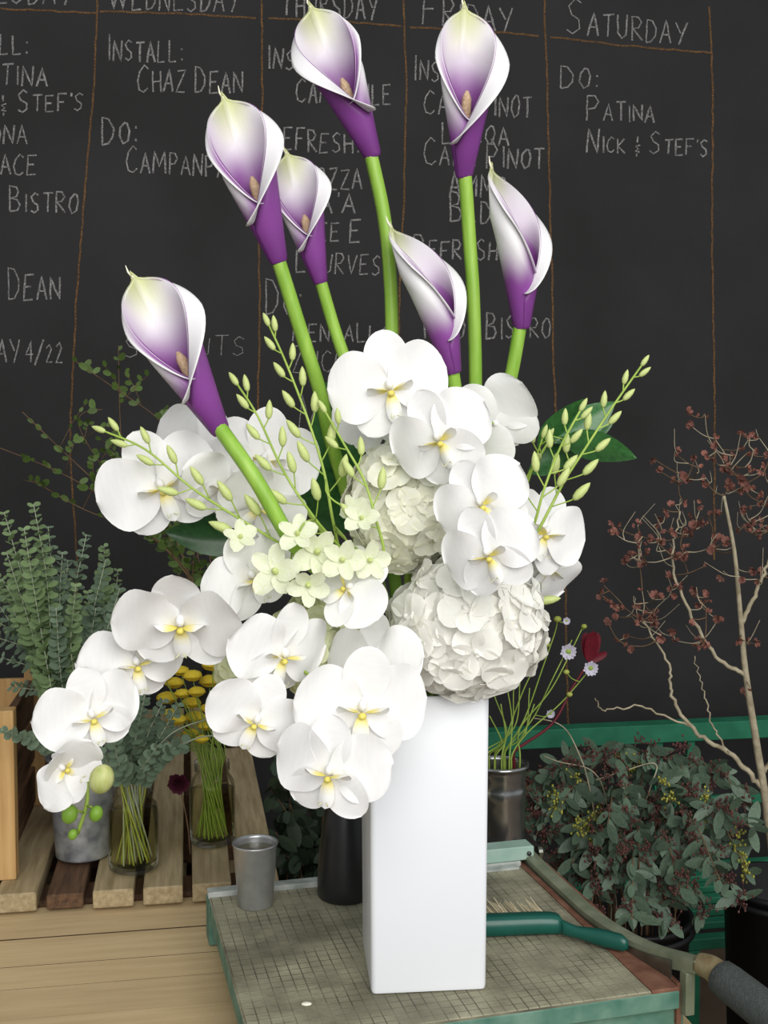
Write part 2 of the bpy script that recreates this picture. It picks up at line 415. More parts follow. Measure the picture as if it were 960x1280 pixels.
def bundle(tips, c, r_top, z_top, r_bot, z_bot, twist=0., squash=1.):
    """places at a vessel's mouth and foot for a bunch: each stem on the side it leans to, none crossing"""
    n = len(tips); spots = [(r_top * math.sqrt((k + .5) / n) * math.cos(k * 2.39996), r_top * math.sqrt((k + .5) / n) * math.sin(k * 2.39996)) for k in range(n)]
    dv = [((t.x - c.x), (t.y - c.y)) for t in tips]; mx = max(math.hypot(*d) for d in dv) or 1
    want = [(d[0] / mx * r_top, d[1] / mx * r_top) for d in dv]; out = [None] * n; free = set(range(n))
    for i in sorted(range(n), key=lambda i: -math.hypot(*want[i])):
        j = min(free, key=lambda j: math.hypot(spots[j][0] - want[i][0], spots[j][1] - want[i][1])); free.discard(j); x, y = spots[j]
        k = r_bot / r_top; ca, sa = math.cos(twist), math.sin(twist)
        out[i] = (c + Vector((x, y, z_top)), c + Vector((k * (x * ca - y * sa), k * (x * sa + y * ca), z_bot)))
    return out

# ================================================================== SETTING
def slab(a0, a1, b0, b1, z0, z1):
    v, f = box(a0, a1, b0, b1, z0, z1); return [AB(*x) for x in v], f
o = solo('wall_back', slab(-5, 5, WALL_B, WALL_B + .1, 0, 3.4), 'blackboard', 'matt black chalkboard wall covered in chalk writing', None, smooth=False)
o['kind'] = 'structure'; wall = o
o = solo('floor', slab(-5, 5, -3.5, WALL_B + .1, -.06, 0), 'floor', 'brown shop floor below the chalkboard', None, smooth=False); o['kind'] = 'structure'

# ---- chalk: hand printed capitals as thin strokes on the wall
F = {
'A': '0,0 .45,1 .95,0|.2,.38 .8,.36', 'B': '.05,0 .05,1 .6,.95 .75,.78 .6,.58 .1,.52 .7,.45 .9,.25 .7,.04 .05,0', 'C': '.9,.85 .55,1 .15,.75 .02,.4 .2,.08 .6,0 .95,.15',
'D': '.05,0 .05,1 .5,.95 .9,.6 .85,.3 .5,.05 .05,0', 'E': '.9,1 .08,.98 .06,0 .9,.03|.08,.52 .7,.53', 'F': '.95,1 .08,.98 .06,0|.08,.52 .7,.53', 'G': '.9,.85 .5,1 .1,.7 .05,.3 .4,0 .9,.1 .9,.45 .55,.45',
'H': '.05,0 .07,1|.9,0 .9,1|.07,.5 .9,.52', 'I': '.5,0 .48,1', 'K': '.06,0 .06,1|.85,1 .1,.48 .95,0', 'L': '.05,1 .05,0 .85,.03', 'M': '0,0 .1,1 .5,.3 .9,1 1,0', 'N': '.02,0 .05,1 .9,0 .95,1',
'O': '.5,1 .12,.75 .05,.35 .4,0 .8,.15 .95,.6 .75,.95 .45,1', 'P': '.06,0 .05,1 .6,.98 .85,.75 .6,.5 .08,.46', 'R': '.06,0 .05,1 .6,.98 .85,.76 .6,.52 .1,.5 .95,0', 'S': '.85,.88 .5,1 .12,.8 .3,.55 .75,.4 .8,.15 .4,0 .05,.12',
'T': '.5,0 .5,1|0,.98 1,1', 'U': '.05,1 .08,.25 .4,0 .8,.15 .9,1', 'V': '.0,1 .45,0 .95,1', 'W': '0,1 .22,0 .5,.7 .75,0 1,1', 'Y': '0,1 .48,.5|1,1 .4,0', 'Z': '.05,.97 .9,1 .05,.02 .95,0',
'Q': '.5,1 .12,.75 .05,.35 .4,0 .8,.15 .95,.6 .75,.95 .45,1|.6,.3 1,-.05', ':': '.4,.74 .4,.64|.4,.2 .4,.1', "'": '.5,1.02 .4,.8', '&': '.45,1 .45,.65|.8,.5 .3,.42 .65,.28 .3,.12 .8,.08|.5,0 .5,-.2', '/': '.0,-.2 .95,1.1', '4': '.7,0 .72,1 .05,.35 .95,.37', '2': '.1,.8 .45,1 .75,.75 .1,.03 .9,.05', '.': '.45,.06 .5,.0', ' ': ''}
def ribbon(pts, w):
    """px polyline -> strip on the wall"""
    v = []; f = []
    for i, p in enumerate(pts):
        a = pts[max(0, i - 1)]; b = pts[min(len(pts) - 1, i + 1)]; dx, dy = b[0] - a[0], b[1] - a[1]; l = math.hypot(dx, dy) or 1
        nx, ny = -dy / l * w / 2, dx / l * w / 2
        v += [W(p[0] + nx, p[1] + ny), W(p[0] - nx, p[1] - ny)]
        if i: k = 2 * i; f.append((k - 2, k - 1, k + 1, k))
    return v, f
def seg(pts, step=7, j=.35):
    out = []
    for (x0, y0), (x1, y1) in zip(pts, pts[1:]):
        n = max(1, int(math.hypot(x1 - x0, y1 - y0) / step))
        for k in range(n): out.append((x0 + (x1 - x0) * k / n + rnd.uniform(-j, j), y0 + (y1 - y0) * k / n + rnd.uniform(-j, j)))
    out.append(pts[-1]); return out
def chalk(text, x0, x1, y0, y1, cap, w=2.2, big=1.22):
    """baseline from (x0,y0) to (x1,y1)"""
    wid = []; first = True
    for ch in text:
        k = {' ': .45, 'I': .35, ':': .5, "'": .3, '.': .4, 'M': 1.15, 'W': 1.15}.get(ch, .85); k *= big if first and ch.isalpha() else 1
        wid.append((k, first and ch.isalpha())); first = ch == ' '
    tot = sum(k for k, _ in wid); parts = []; x = 0
    for ch, (k, fb) in zip(text, wid):
        h = cap * (big if fb else 1); cw = k / tot * (x1 - x0); lx = x0 + x / tot * (x1 - x0); by = y0 + (y1 - y0) * x / tot + rnd.uniform(-1, 1)
        sl = rnd.uniform(-.05, .16); h *= rnd.uniform(.92, 1.1)
        for st in F[ch].split('|'):
            if not st: continue
            pp = [tuple(map(float, q.split(','))) for q in st.split()]
            pp = [(lx + (px + sl * (py - .5)) * cw * (.78 if ch != 'I' else .5), by - py * h) for px, py in pp]
            parts.append(ribbon(seg(pp), w * rnd.uniform(.8, 1.15)))
        x += k
    part('chalk_lettering', join(*parts), 'chalk', wall, smooth=False)
for a in [('TUESDAY', -50, 95, 4, 6, 30), ('WEDNESDAY', 137, 302, 11, 16, 30), ('THURSDAY', 352, 475, 20, 26, 30), ('FRIDAY', 528, 645, 30, 42, 31), ('SATURDAY', 708, 862, 42, 58, 27, 2.1, 1.5),
          ('INSTALL:', -70, 40, 66, 70, 24), ('PATINA', -38, 64, 106, 108, 25), ("NICK & STEF'S", -66, 108, 142, 138, 21), ('NONA', -32, 38, 179, 181, 23), ('PALACE', -52, 50, 217, 219, 25), ('PINOT BISTRO', -72, 102, 262, 267, 24), ('CHAZ DEAN', -68, 79, 376, 374, 30), ('FRIDAY', -60, 28, 455, 452, 27), ('4/22', 32, 82, 452, 454, 24),
          ('INSTALL:', 135, 233, 76, 78, 25), ('CHAZ DEAN', 172, 307, 115, 116, 27), ('DO:', 127, 177, 181, 178, 27), ('CAMPANPANILE', 158, 338, 216, 224, 26), ('SPROUTS', 155, 312, 446, 444, 23, 1.3),
          ('INSTALL:', 335, 440, 86, 92, 24), ('CAMPANILE', 370, 492, 128, 132, 25), ('REFRESH:', 336, 454, 186, 194, 26), ('MOZZA', 370, 456, 236, 237, 26), ("LA'A", 372, 450, 266, 266, 23), ('LEE E', 378, 456, 302, 303, 23), ('LOURVES', 370, 480, 340, 344, 24), ('DO:', 332, 383, 394, 392, 34), ('KENDALLS', 366, 492, 426, 430, 22), ('ZUCCA', 365, 452, 465, 462, 27, 1.5), ('M', 374, 408, 545, 545, 40, 1.4),
          ('INSTALLA', 518, 622, 100, 112, 24), ('CAFE PINOT', 530, 668, 142, 148, 26), ('LUCQA', 552, 640, 180, 182, 24), ('CAFE PINOT', 530, 684, 207, 212, 26), ('AMMO', 562, 636, 246, 248, 28), ('BLD', 562, 618, 277, 281, 30), ('REFRESH', 517, 626, 324, 326, 24), ('PINOT BISTRO', 530, 692, 424, 422, 27),
          ('DO:', 700, 754, 111, 110, 24, 2.1, 1.25), ('PATINA', 733, 822, 150, 153, 22, 2.1, 1.45), ("NICK & STEF'S", 734, 888, 190, 195, 19, 2.1, 1.45)]:
    chalk(*a)
for ln in [[(-80, 8), (0, 11), (120, 16)], [(125, 14), (230, 17), (320, 23)], [(335, 23), (420, 26), (502, 33)], [(512, 34), (600, 38), (673, 45)], [(687, 46), (780, 57), (888, 66)],
           [(122, -20), (118, 100), (105, 250), (95, 380), (92, 450), (87, 553), (90, 600), (96, 692), (98, 860)], [(327, -20), (328, 130), (323, 300), (325, 390), (322, 500), (324, 640)],
           [(504, -20), (508, 110), (505, 250), (500, 350), (497, 480), (498, 640)], [(680, -20), (684, 110), (687, 230), (690, 340), (692, 460), (697, 560), (707, 740), (711, 960)], [(887, 8), (891, 120), (890, 300), (893, 480), (893, 700)]]:
    part('chalk_rule', ribbon(seg(ln, 9, .7), 2.4), 'chalk_orange', wall, smooth=False)

# ================================================================== FURNITURE
TZ = .75; DK = .78; CT = .808
# ---- plank table (local frame turned by YAW, origin under its back edge)
tb = thing('plank_table', 'pale wooden table of narrow horizontal planks under the paper trimmer', 'table', AB(0, 1.60, 0), rz=YAW)
edges = [.012, -.024, -.091, -.172, -.233, -.309, -.384, -.455, -.53]
for e0, e1 in zip(edges, edges[1:]):
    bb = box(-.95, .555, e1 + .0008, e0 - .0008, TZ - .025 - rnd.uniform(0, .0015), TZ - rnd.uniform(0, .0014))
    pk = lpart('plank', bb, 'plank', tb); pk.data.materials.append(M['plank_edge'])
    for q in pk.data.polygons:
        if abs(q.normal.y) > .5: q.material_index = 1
lpart('apron', box(-.93, .53, -.50, -.47, TZ - .11, TZ - .0265), 'plank', tb); lpart('apron', box(-.93, .53, -.05, -.02, TZ - .11, TZ - .0265), 'plank', tb)
for x in (-.92, .49):
    for y in (-.50, -.07): lpart('leg', box(x, x + .045, y, y + .045, 0, TZ - .0265), 'plank', tb)
# ---- stack of pallets behind the table; only the top deck shows
PB = 1.585
for k in range(5):
    z1 = DK - k * .156; top = k == 0
    pl = thing('wooden_pallet', 'weathered wooden pallet carrying the buckets and glass jars' if top else 'weathered wooden pallet, %s in the stack under the flower buckets' % ('', 'second from the top', 'middle one', 'second from the floor', 'lowest one')[k], 'pallet', AB(0, PB, z1 - .156), rz=YAW, group=None if top else 'pallets lower in the stack')
    if not top: pl.location.z += 0
    x1 = .125; i = 0
    while x1 > -.85:
        w = .053 + rnd.uniform(-.003, .003); dark = i == 4
        zt = .156 - (.006 if dark else rnd.uniform(0, .002))
        bb = box(x1 - w, x1, -.0 + rnd.uniform(-.006, .006), 1.1, .1287, zt, .002)
        lpart('slat', bb, 'slat_dark' if dark or i == 9 else 'slat', pl); x1 -= w + .0135; i += 1
    for y in (.04, .5, 1.0): lpart('stringer', box(-.85, .125, y, y + .06, .022, .1285), 'slat_dark', pl)
    for y in (.0, .5, 1.0): lpart('bottom_board', box(-.85, .125, y, y + .09, 0, .0218), 'slat_dark', pl)
# ---- wooden crate at the left, standing on the pallet
cr = thing('wooden_crate', 'pale wooden crate with square corner posts standing on the pallet', 'crate', AB(-.42, 1.64, DK), rz=YAW)
for x in (-.17, .142):
    for y in (0, .34): lpart('corner_post', box(x, x + .032, y, y + .03, 0, .245, .0015), 'crate_wood', cr)
for z in (.01, .085, .16):
    lpart('slat', box(-.138, .142, .004, .016, z, z + .06, .001), 'crate_wood', cr); lpart('slat', box(-.138, .142, .354, .366, z, z + .06, .001), 'crate_wood', cr)
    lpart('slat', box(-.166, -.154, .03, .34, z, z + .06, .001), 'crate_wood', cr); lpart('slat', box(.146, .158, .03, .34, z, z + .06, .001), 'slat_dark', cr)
lpart('bottom', box(-.138, .142, .018, .352, .0, .009), 'crate_wood', cr)
# ---- paper trimmer: local x to its right edge, y to the back, origin front-right board corner on the table
CY = R(15); FR = G(850, 1235, CT)
tr = thing('paper_trimmer', 'old green guillotine paper trimmer with a gridded board carrying the white vase', 'paper trimmer', (FR.x, FR.y, TZ), rz=CY)
T = CT - TZ; BWd, BDp = .472, .401
lpart('base', box(-BWd + .03, .012, .012, BDp - .03, .0, T - .0245, .002), 'cutter_green', tr)
lpart('board_edge', box(-BWd, 0, 0, BDp, T - .024, T - .003, .0015), 'cutter_green', tr)
lpart('board', box(-BWd + .001, -.034, .001, BDp - .02, T - .0045, T, .001), 'board', tr)
lpart('cutting_strip', box(-.0335, -.0002, .001, BDp - .002, T - .0045, T + .0005, .0008), 'red_brown', tr)
lpart('side_plate', box(.0002, .006, .006, BDp - .02, .012, T + .002, .001), 'red_brown', tr)
lpart('foot', box(-BWd - .001, -BWd + .028, BDp - .035, BDp + .002, 0, T - .003, .001), 'cutter_green', tr)
fn = lpart('fence', box(-BWd, -.032, BDp - .019, BDp, T - .003, T + .006, .001), 'fence_grey', tr)
lpart('ruler', box(-.2, -.04, BDp - .032, BDp - .0195, T, T + .003), 'fence_grey', fn)
lpart('fence_bar', box(-.27, -.012, BDp - .018, BDp + .012, T + .0062, T + .026, .0015), 'pale_green', fn)
lpart('screw', xf(lathe([(.0032, 0), (.0032, .003), (.001, .004)], 10, cap1=True), Matrix.Translation((-.02, BDp - .018, T + .016)) @ Matrix.Rotation(PI / 2, 4, 'X')), 'black_glaze', fn)
# curved blade arm: points (x, y, z) local
TRI = Matrix.Translation((FR.x, FR.y, TZ)) @ Matrix.Rotation(CY, 4, 'Z')
apts = spline([TRI.inverted() @ G(px, py, TZ + T + dz) for px, py, dz in ((652, 1056, .012), (672, 1077, .010), (700, 1104, .008), (740, 1140, .008), (780, 1166, .012), (815, 1182, .018), (850, 1192, .028), (878, 1200, .036))], 5)
v = []; f = []
for i, p in enumerate(apts):
    h = .014 + .006 * math.sin(PI * i / (len(apts) - 1)); w = .019
    v += [p + Vector((-w / 2, 0, -h)), p + Vector((w / 2, 0, -h)), p + Vector((w / 2, 0, 0)), p + Vector((0, 0, .002)), p + Vector((-w / 2, 0, 0))]
    if i:
        for k in range(5): a = (i - 1) * 5 + k; b = (i - 1) * 5 + (k + 1) % 5; f.append((a, b, b + 5, a + 5))
f.append((4, 3, 2, 1, 0)); n = len(v); f.append(tuple(range(n - 5, n)))
arm = lpart('blade_arm', (v, f), 'arm_metal', tr)
v = []; f = []
for i, p in enumerate(apts[:-5]):
    bz = max(.004, p.z - .034)
    v += [Vector((p.x - .0097, p.y, p.z - .006)), Vector((p.x - .0115, p.y, p.z - .006)), Vector((p.x - .0115, p.y, bz)), Vector((p.x - .0097, p.y, bz))]
    if i:
        for k in range(4): a = (i - 1) * 4 + k; b = (i - 1) * 4 + (k + 1) % 4; f.append((a, b, b + 4, a + 4))
f.append((3, 2, 1, 0)); n = len(v); f.append((n - 4, n - 3, n - 2, n - 1))
lpart('blade', (v, f), 'blade_steel', arm)
lpart('front_bracket', box(.004, .015, -.006, .008, T - .03, T + .018, .001), 'arm_metal', tr)
lpart('pivot_bolt', xf(lathe([(.009, 0), (.009, .006), (.005, .009)], 14, cap1=True), Matrix.Translation((.006, .415, T + .004)) @ Matrix.Rotation(PI / 2, 4, 'Y')), 'blade_steel', tr)
hp = [apts[-1] + Vector((0, .006, -.007)), apts[-1] + Vector((.006, -.008, -.006)), apts[-1] + Vector((.011, -.02, -.010))]
lpart('ferrule', tube(spline(hp, 4), .012, .015, 14), 'rust', tr, smooth=True)
h0 = hp[-1] + Vector((-.002, .006, .001)); hd = Vector((.040, -.16, -.03))
lpart('grip', tube([h0 + hd * t for t in (0, .04, .1, .3, .5, .7, .9, .97, 1)], lambda t: .0175 + .003 * math.sin(PI * t) - (.006 if t < .05 or t > .97 else 0), n=18), 'grip', tr, smooth=True)
# ---- hand brush lying on the board behind the vase
b0 = G(560, 1158, CT); br = thing('bench_brush', 'dark green plastic hand brush with tan bristles lying on the trimmer', 'brush', b0)
q = [G(505, 1170, CT), G(600, 1169, CT), G(688, 1166, CT), G(704, 1172, CT), G(722, 1178, CT), G(752, 1185, CT), G(784, 1193, CT)]
rw = [.012, .013, .0125, .0075, .0065, .0095, .0085]; rh = [.012, .0125, .012, .008, .0065, .0095, .009]
sp_ = spline(q, 5); v = []; f = []
for i, p in enumerate(sp_):
    k = i / 5; a = min(int(k), 5); t = k - a; ww = rw[a] + (rw[min(a + 1, 6)] - rw[a]) * t; hh = rh[a] + (rh[min(a + 1, 6)] - rh[a]) * t
    if i in (0, len(sp_) - 1): ww *= .6; hh *= .6
    for j in range(10):
        an = 2 * PI * j / 10; ca, sa = math.cos(an), math.sin(an)
        v.append(p + Vector((0, ww * math.copysign(abs(ca) ** .6, ca), .0125 + hh * math.copysign(abs(sa) ** .6, sa))))
    if i:
        for j in range(10): c0 = (i - 1) * 10 + j; c1 = (i - 1) * 10 + (j + 1) % 10; f.append((c0, c1, c1 + 10, c0 + 10))
f.append(tuple(range(9, -1, -1))); f.append(tuple(range(len(v) - 10, len(v))))
part('handle', (v, f), 'brush_green', br)
parts = []
for i in range(130):
    t = i / 129; p = q[0].lerp(q[2], t) + Vector((0, .009, rnd.uniform(.006, .02))); e = p + Vector((-.014 + rnd.uniform(-.003, .003), .046 + rnd.uniform(-.004, .003), .001 + rnd.uniform(-.004, .006)))
    parts.append(tube([p, e], .0013, .0006, 3, False))
o = part('bristles', join(*parts), 'bristle', br); o['kind'] = 'stuff'
o = solo('fallen_petal', xf(ellip(.0062, .0045, .0012, 8, 4), Matrix.Translation(G(383, 1256, CT) + Vector((0, 0, .0012)))), 'cream_petal', 'tiny cream petal fallen on the gridded trimmer board', 'petal')
# ---- white square vase
VL = G(460, 1243, CT); VRt = G(605, 1240, CT); vx = (VRt - VL); VWd = vx.length; vyaw = math.atan2(vx.y, vx.x)
ho = VWd / 2; VH = .325
prof = [(.004, 0, .94), (0, .004, 1)]
v = []; f = []
def ring(h, z, k):
    out = []
    for sx, sy, a0 in ((1, 1, 0), (-1, 1, 90), (-1, -1, 180), (1, -1, 270)):
        for j in range(4): a = R(a0 + 30 * j); out.append((sx * (h - k) + k * math.cos(a), sy * (h - k) + k * math.sin(a), z))
    return out
rings = [ring(ho - .005, 0, .004), ring(ho - .001, .0015, .005), ring(ho, .005, .006), ring(ho + .0015, VH - .003, .006), ring(ho, VH, .006), ring(ho - .005, VH, .004), ring(ho - .007, VH - .003, .003), ring(ho - .007, .02, .003)]
for r_ in rings: v += r_
for k in range(len(rings) - 1):
    for i in range(16): j = (i + 1) % 16; f.append((k * 16 + i, k * 16 + j, k * 16 + 16 + j, k * 16 + 16 + i))
f.append(tuple(range(15, -1, -1))); f.append(tuple(range(len(v) - 16, len(v))))
vc = (VL + VRt) / 2 + Vector((-math.sin(vyaw), math.cos(vyaw), 0)) * ho
vase = bpy.data.objects.new('square_vase', mesh('square_vase', (v, f), 'ceramic')); col.objects.link(vase); vase.location = vc; vase.rotation_euler = (0, 0, vyaw + R(3))
for p_ in vase.data.polygons: p_.use_smooth = len(p_.vertices) == 4
em = vase.modifiers.new('edge', 'EDGE_SPLIT'); em.split_angle = R(40)
props(vase, 'tall glossy white square ceramic vase holding the orchid arrangement', 'vase')
VTOP = CT + VH
# ---- small tin cup and dark bottle vase on the trimmer
c = G(317, 1140, CT); c.y += .022
cu = thing('metal_cup', 'small plain silver metal cup standing on the trimmer board', 'cup', c)
part('cup_body', lathe([(.0205, 0), (.0225, .002), (.0285, .080), (.0297, .081), (.0297, .083), (.0275, .083), (.0272, .079), (.0215, .004)], 36, c), 'cup_metal', cu)
part('contents', lathe([(.0001, .0735), (.0264, .073)], 30, c, cap0=False), 'soil_water', cu)
c = G(430, 1132, CT); c.y += .033
solo('bottle_vase', lathe([(.033, 0), (.036, .003), (.0365, .02), (.034, .06), (.029, .10), (.024, .13), (.0165, .165), (.0125, .19), (.013, .215), (.0145, .22), (.0115, .22), (.0105, .19)], 40, c), 'black_glaze', 'tapering matt black bottle vase standing behind the white vase', 'vase', base=c)
# ---- galvanised bucket, two jars on the pallet
def bucket(px, py, r0, r1, h, material, name, label, z=DK, back=None, ridges=0, water=None):
    c = G(px, py, z); c.y += back if back is not None else r0
    t = thing(name, label, 'bucket', c)
    pr = [(r0 - .003, 0), (r0, .002)]
    n = 14
    for k in range(n + 1):
        u = k / n; r = r0 + (r1 - r0) * u; zz = .004 + (h - .008) * u
        if ridges and .62 < u < .82: r += .0015 * math.sin(u * 110)
        pr.append((r, zz))
    pr += [(r1 + .003, h - .003), (r1 + .003, h), (r1 - .001, h), (r1 - .002, h - .006), (r0 - .002, .006)]
    part('bucket_body', lathe(pr, 40, c), material, t)
    part('rim', lathe([(r1 + .002, h - .006), (r1 + .0045, h - .004), (r1 + .0045, h), (r1 + .001, h + .001)], 40, c, cap0=False), material, t)
    part('water', lathe([(.0001, h * .75), ((r0 + (r1 - r0) * .75) - .003, h * .75)], 30, c, cap0=False), 'soil_water', t)
    return c
cB = bucket(95, 1080, .0405, .050, .155, 'galvanised', 'galvanised_bucket', 'galvanised metal bucket of eucalyptus standing on the pallet')
def jar(px, py, r, h, label, wl):
    c = G(px, py, DK); c.y += r * .9
    t = thing('glass_jar', label, 'jar', c)
    part('jar_glass', lathe([(r * .8, 0), (r * .97, .004), (r, .012), (r, h * .66), (r * .95, h * .76), (r * .76, h * .84), (r * .74, h * .86), (r * .74, h * .985), (r * .77, h), (r * .72, h)], 36, c), 'glass', t)
    for k in range(3): part('thread', lathe([(r * .745, h * (.885 + .032 * k)), (r * .79, h * (.895 + .032 * k)), (r * .745, h * (.905 + .032 * k))], 36, c, cap0=False), 'glass', t)
    part('water', lathe([(r * .74, .009), (r * .94, .014), (r * .94, h * wl), (.0002, h * wl)], 32, c), 'water', t)
    return c
cJ1 = jar(161, 1096, .0365, .125, 'clear glass jar of silver eucalyptus stems on the pallet edge', .7)
cJ2 = jar(262, 1062, .0355, .130, 'clear glass jar of yellow button flowers on the pallet', .66)
cY = bucket(130, 962, .058, .068, .17, 'black_plastic', 'deck_bucket', 'black bucket of yellow green branches at the back of the pallet', back=.0)
# ---- dark side stand and ridged tin behind the trimmer, buckets on the floor at right
st = thing('dark_stand', 'low dark wooden stand behind the trimmer carrying the ridged tin', 'stand', AB(.505, 1.755, 0), rz=YAW)
lpart('top', box(-.08, .062, -.07, .07, .72, .745, .002), 'dark_wood', st)
for x in (-.076, .028):
    for y in (-.066, .036): lpart('leg', box(x, x + .03, y, y + .03, 0, .72), 'dark_wood', st)
cT = bucket(627, 1062, .040, .043, .135, 'tin', 'ridged_tin', 'shiny ridged tin of wild flowers beside the white vase', z=.745, back=.03, ridges=1)
def floor_bucket(px, Y, r0, r1, h, label):
    p = P(px, 640, Y); c = Vector((p.x, Y, 0)); t = thing('flower_bucket', label, 'bucket', c)
    part('bucket_body', lathe([(r0 - .004, 0), (r0, .004), (r1, h - .01), (r1 + .006, h - .01), (r1 + .006, h), (r1 - .003, h), (r0 - .003, .01)], 36, c), 'black_plastic', t)
    part('rim', lathe([(r1 + .004, h - .03), (r1 + .009, h - .028), (r1 + .009, h - .02), (r1 + .004, h - .018)], 36, c, cap0=False), 'black_plastic', t)
    return c
cE = floor_bucket(795, 2.08, .085, .11, .52, 'black plastic bucket on the floor full of seeded eucalyptus')
cR = floor_bucket(985, 2.12, .085, .105, .56, 'tall black plastic bucket on the floor holding the dried berry branch')
cD = floor_bucket(402, 2.12, .08, .10, .50, 'black bucket of dark foliage on the floor behind the trimmer')
# ---- green rack along the wall: local x along wall
rk = thing('green_rack', 'green painted slatted bench standing against the chalkboard wall', 'bench', AB(0, 2.62, 0), rz=YAW)
def rbar(n, x0, x1, y0, y1, z0, z1): return lpart(n, box(x0, x1, y0, y1, z0, z1, .002), 'rack_green', rk)
ra = lambda px, py, b: (lambda d: (CAM + d * ((b - CAM.dot(V)) / d.dot(V))))(ray(px, py))
zt = ra(860, 912, 2.62).z; xx = ra(690, 912, 2.62).dot(U)
rbar('top_rail', xx - .25, 2.1, -.025, .025, zt - .024, zt + .022)
zs = ra(880, 1150, 2.30).z
for px in (822, 862, 1000, 1130): 
    x = ra(px, 940, 2.62).dot(U); rbar('spindle', x - .010, x + .010, -.010, .010, zs + .012, zt - .024)
x = ra(640, 940, 2.62).dot(U); rbar('post', x - .014, x + .014, -.014, .014, 0, zt - .024)
x = ra(1180, 940, 2.62).dot(U); rbar('post', x - .014, x + .014, -.014, .014, 0, zt - .024)
zm = ra(920, 1002, 2.62).z; rbar('mid_rail', xx + .05, 2.0, .012, .03, zm - .012, zm + .012)
rbar('lower_rail', xx - .05, 2.0, -.37, -.34, zs - .045, zs - .02)
for k in range(6): rbar('shelf_slat', xx - .05, 2.0, -.33 + k * .055, -.30 + k * .055, zs - .018 + .004 * k, zs - .002 + .004 * k)
for px in (640, 863, 1120):
    x = ra(px, 1210, 2.27).dot(U); rbar('leg', x - .014, x + .014, -.37, -.342, 0, zs - .046)

# ================================================================== CALLA LILIES
def smst(a, b, x): t = min(1, max(0, (x - a) / (b - a))); return t * t * (3 - 2 * t)
def mixc(a, b, t): return tuple(a[i] + (b[i] - a[i]) * t for i in range(3))
PUR = lin('8a4598')[:3]; DPU = lin('642a70')[:3]; WHI = (.90, .89, .90); LIL = lin('b48cc0')[:3]; YEL = lin('d9e08a')[:3]
def calla_vf(hf=.40, hl=.50, wrap=1.0, wid=1.0, curl=.05, seed=0):
    """rolled spathe, height 1, tip (phi=0) at +Y back, outer flap on +X wrapping over the front"""
    NS, NT = 64, 26; inn = []; out = []; ci = []; co = []
    for i in range(NS + 1):
        s = -1 + 2 * i / NS; a = abs(s)
        phi = s * (PI + wrap) if s > 0 else s * (PI + .12)
        lo_ = hf if s > 0 else hl
        H = lo_ + (.965 - lo_) * ((1 + math.cos(PI * a ** 1.02)) / 2) ** (.82 if s > 0 else .9)
        H += .06 * math.exp(-(s / .022) ** 2) + .012 * math.exp(-(s / .1) ** 2)
        cu = curl * (.35 + .65 * smst(.15, .6, s)) if s > 0 else curl * .22
        if s > 0: cu *= 1 - .5 * smst(.9, 1, s)
        for j in range(NT + 1):
            t = j / NT; z = H * t
            r = (.052 + .235 * min(z, .72) ** 1.05 - .10 * max(0, z - .66) ** 1.3) * wid
            r *= 1 + .10 * s * smst(.5, 1, a)
            tc = .76
            zz, rr = z, r
            if t > tc:
                an = (t - tc) / (1 - tc) * 2.1; base = H * tc
                rr = r + cu * (1 - math.cos(an)); zz = base + (H - base) * (1 - .25 * cu / .05 * (t - tc) / (1 - tc))
                rr += 0
            x = rr * math.sin(phi); y = rr * math.cos(phi) * .92
            x += .0 ; y += .03 * smst(.5, 1, z) 
            p = Vector((x, y, zz)); inn.append(p)
            n = noise.noise(Vector((s * 5, z * 2.2, seed))) * .05
            k = 1 - smst(.48, .80, z + n); c = mixc(WHI, PUR, k * .97); c = mixc(c, DPU, 1 - smst(.3, .55, z))
            c = mixc(c, YEL, smst(.84, .96, zz) * .85 * math.exp(-(s / .17) ** 2)); c = mixc(c, WHI, smst(.9, .97, t) * (1 if zz < .88 else .4))
            if s > .1: c = mixc(c, WHI, smst(.70, .80, t) * smst(.1, .3, s) * .95)
            ci.append(c)
            if s > .12: c = mixc(PUR, LIL, .35 * smst(.3, .7, z)); c = mixc(c, WHI, smst(.76, .86, t))
            else: c = mixc(PUR, WHI, smst(.24, .52, z + n))
            c = mixc(c, DPU, .6 * (1 - smst(.0, .28, z))); c = mixc(c, YEL, smst(.88, .99, zz) * .8 * math.exp(-(s / .17) ** 2)); co.append(c)
    # outer skin offset
    W_ = NT + 1
    for i in range(NS + 1):
        for j in range(W_):
            a = inn[max(i - 1, 0) * W_ + j]; b = inn[min(i + 1, NS) * W_ + j]; c = inn[i * W_ + max(j - 1, 0)]; d = inn[i * W_ + min(j + 1, NT)]
            n = (d - c).cross(b - a); n = n.normalized() if n.length > 1e-9 else Vector((0, 0, 0))
            out.append(inn[i * W_ + j] + n * (.010 if 0 < j < NT and 0 < i < NS else .004))
    v = inn + out; f = []; o0 = len(inn)
    for i in range(NS):
        for j in range(NT):
            a = i * W_ + j; q = (a, a + W_, a + W_ + 1, a + 1); f.append(q); f.append(tuple(x + o0 for x in q[::-1]))
        a = i * W_ + NT; f.append((a, a + W_, a + W_ + o0, a + o0))
    for j in range(NT):
        f.append((j, j + 1, j + 1 + o0, j + o0)); a = NS * W_ + j; f.append((a + 1, a, a + o0, a + 1 + o0))
    return v, f, ci + co
for o in list(col.objects):                      # everything built so far is in the way of leaves and petals
    if o.type == 'MESH' and root_of(o) not in ('wall_back', 'floor') and not o.name.startswith(('water', 'contents')): occupy(o)
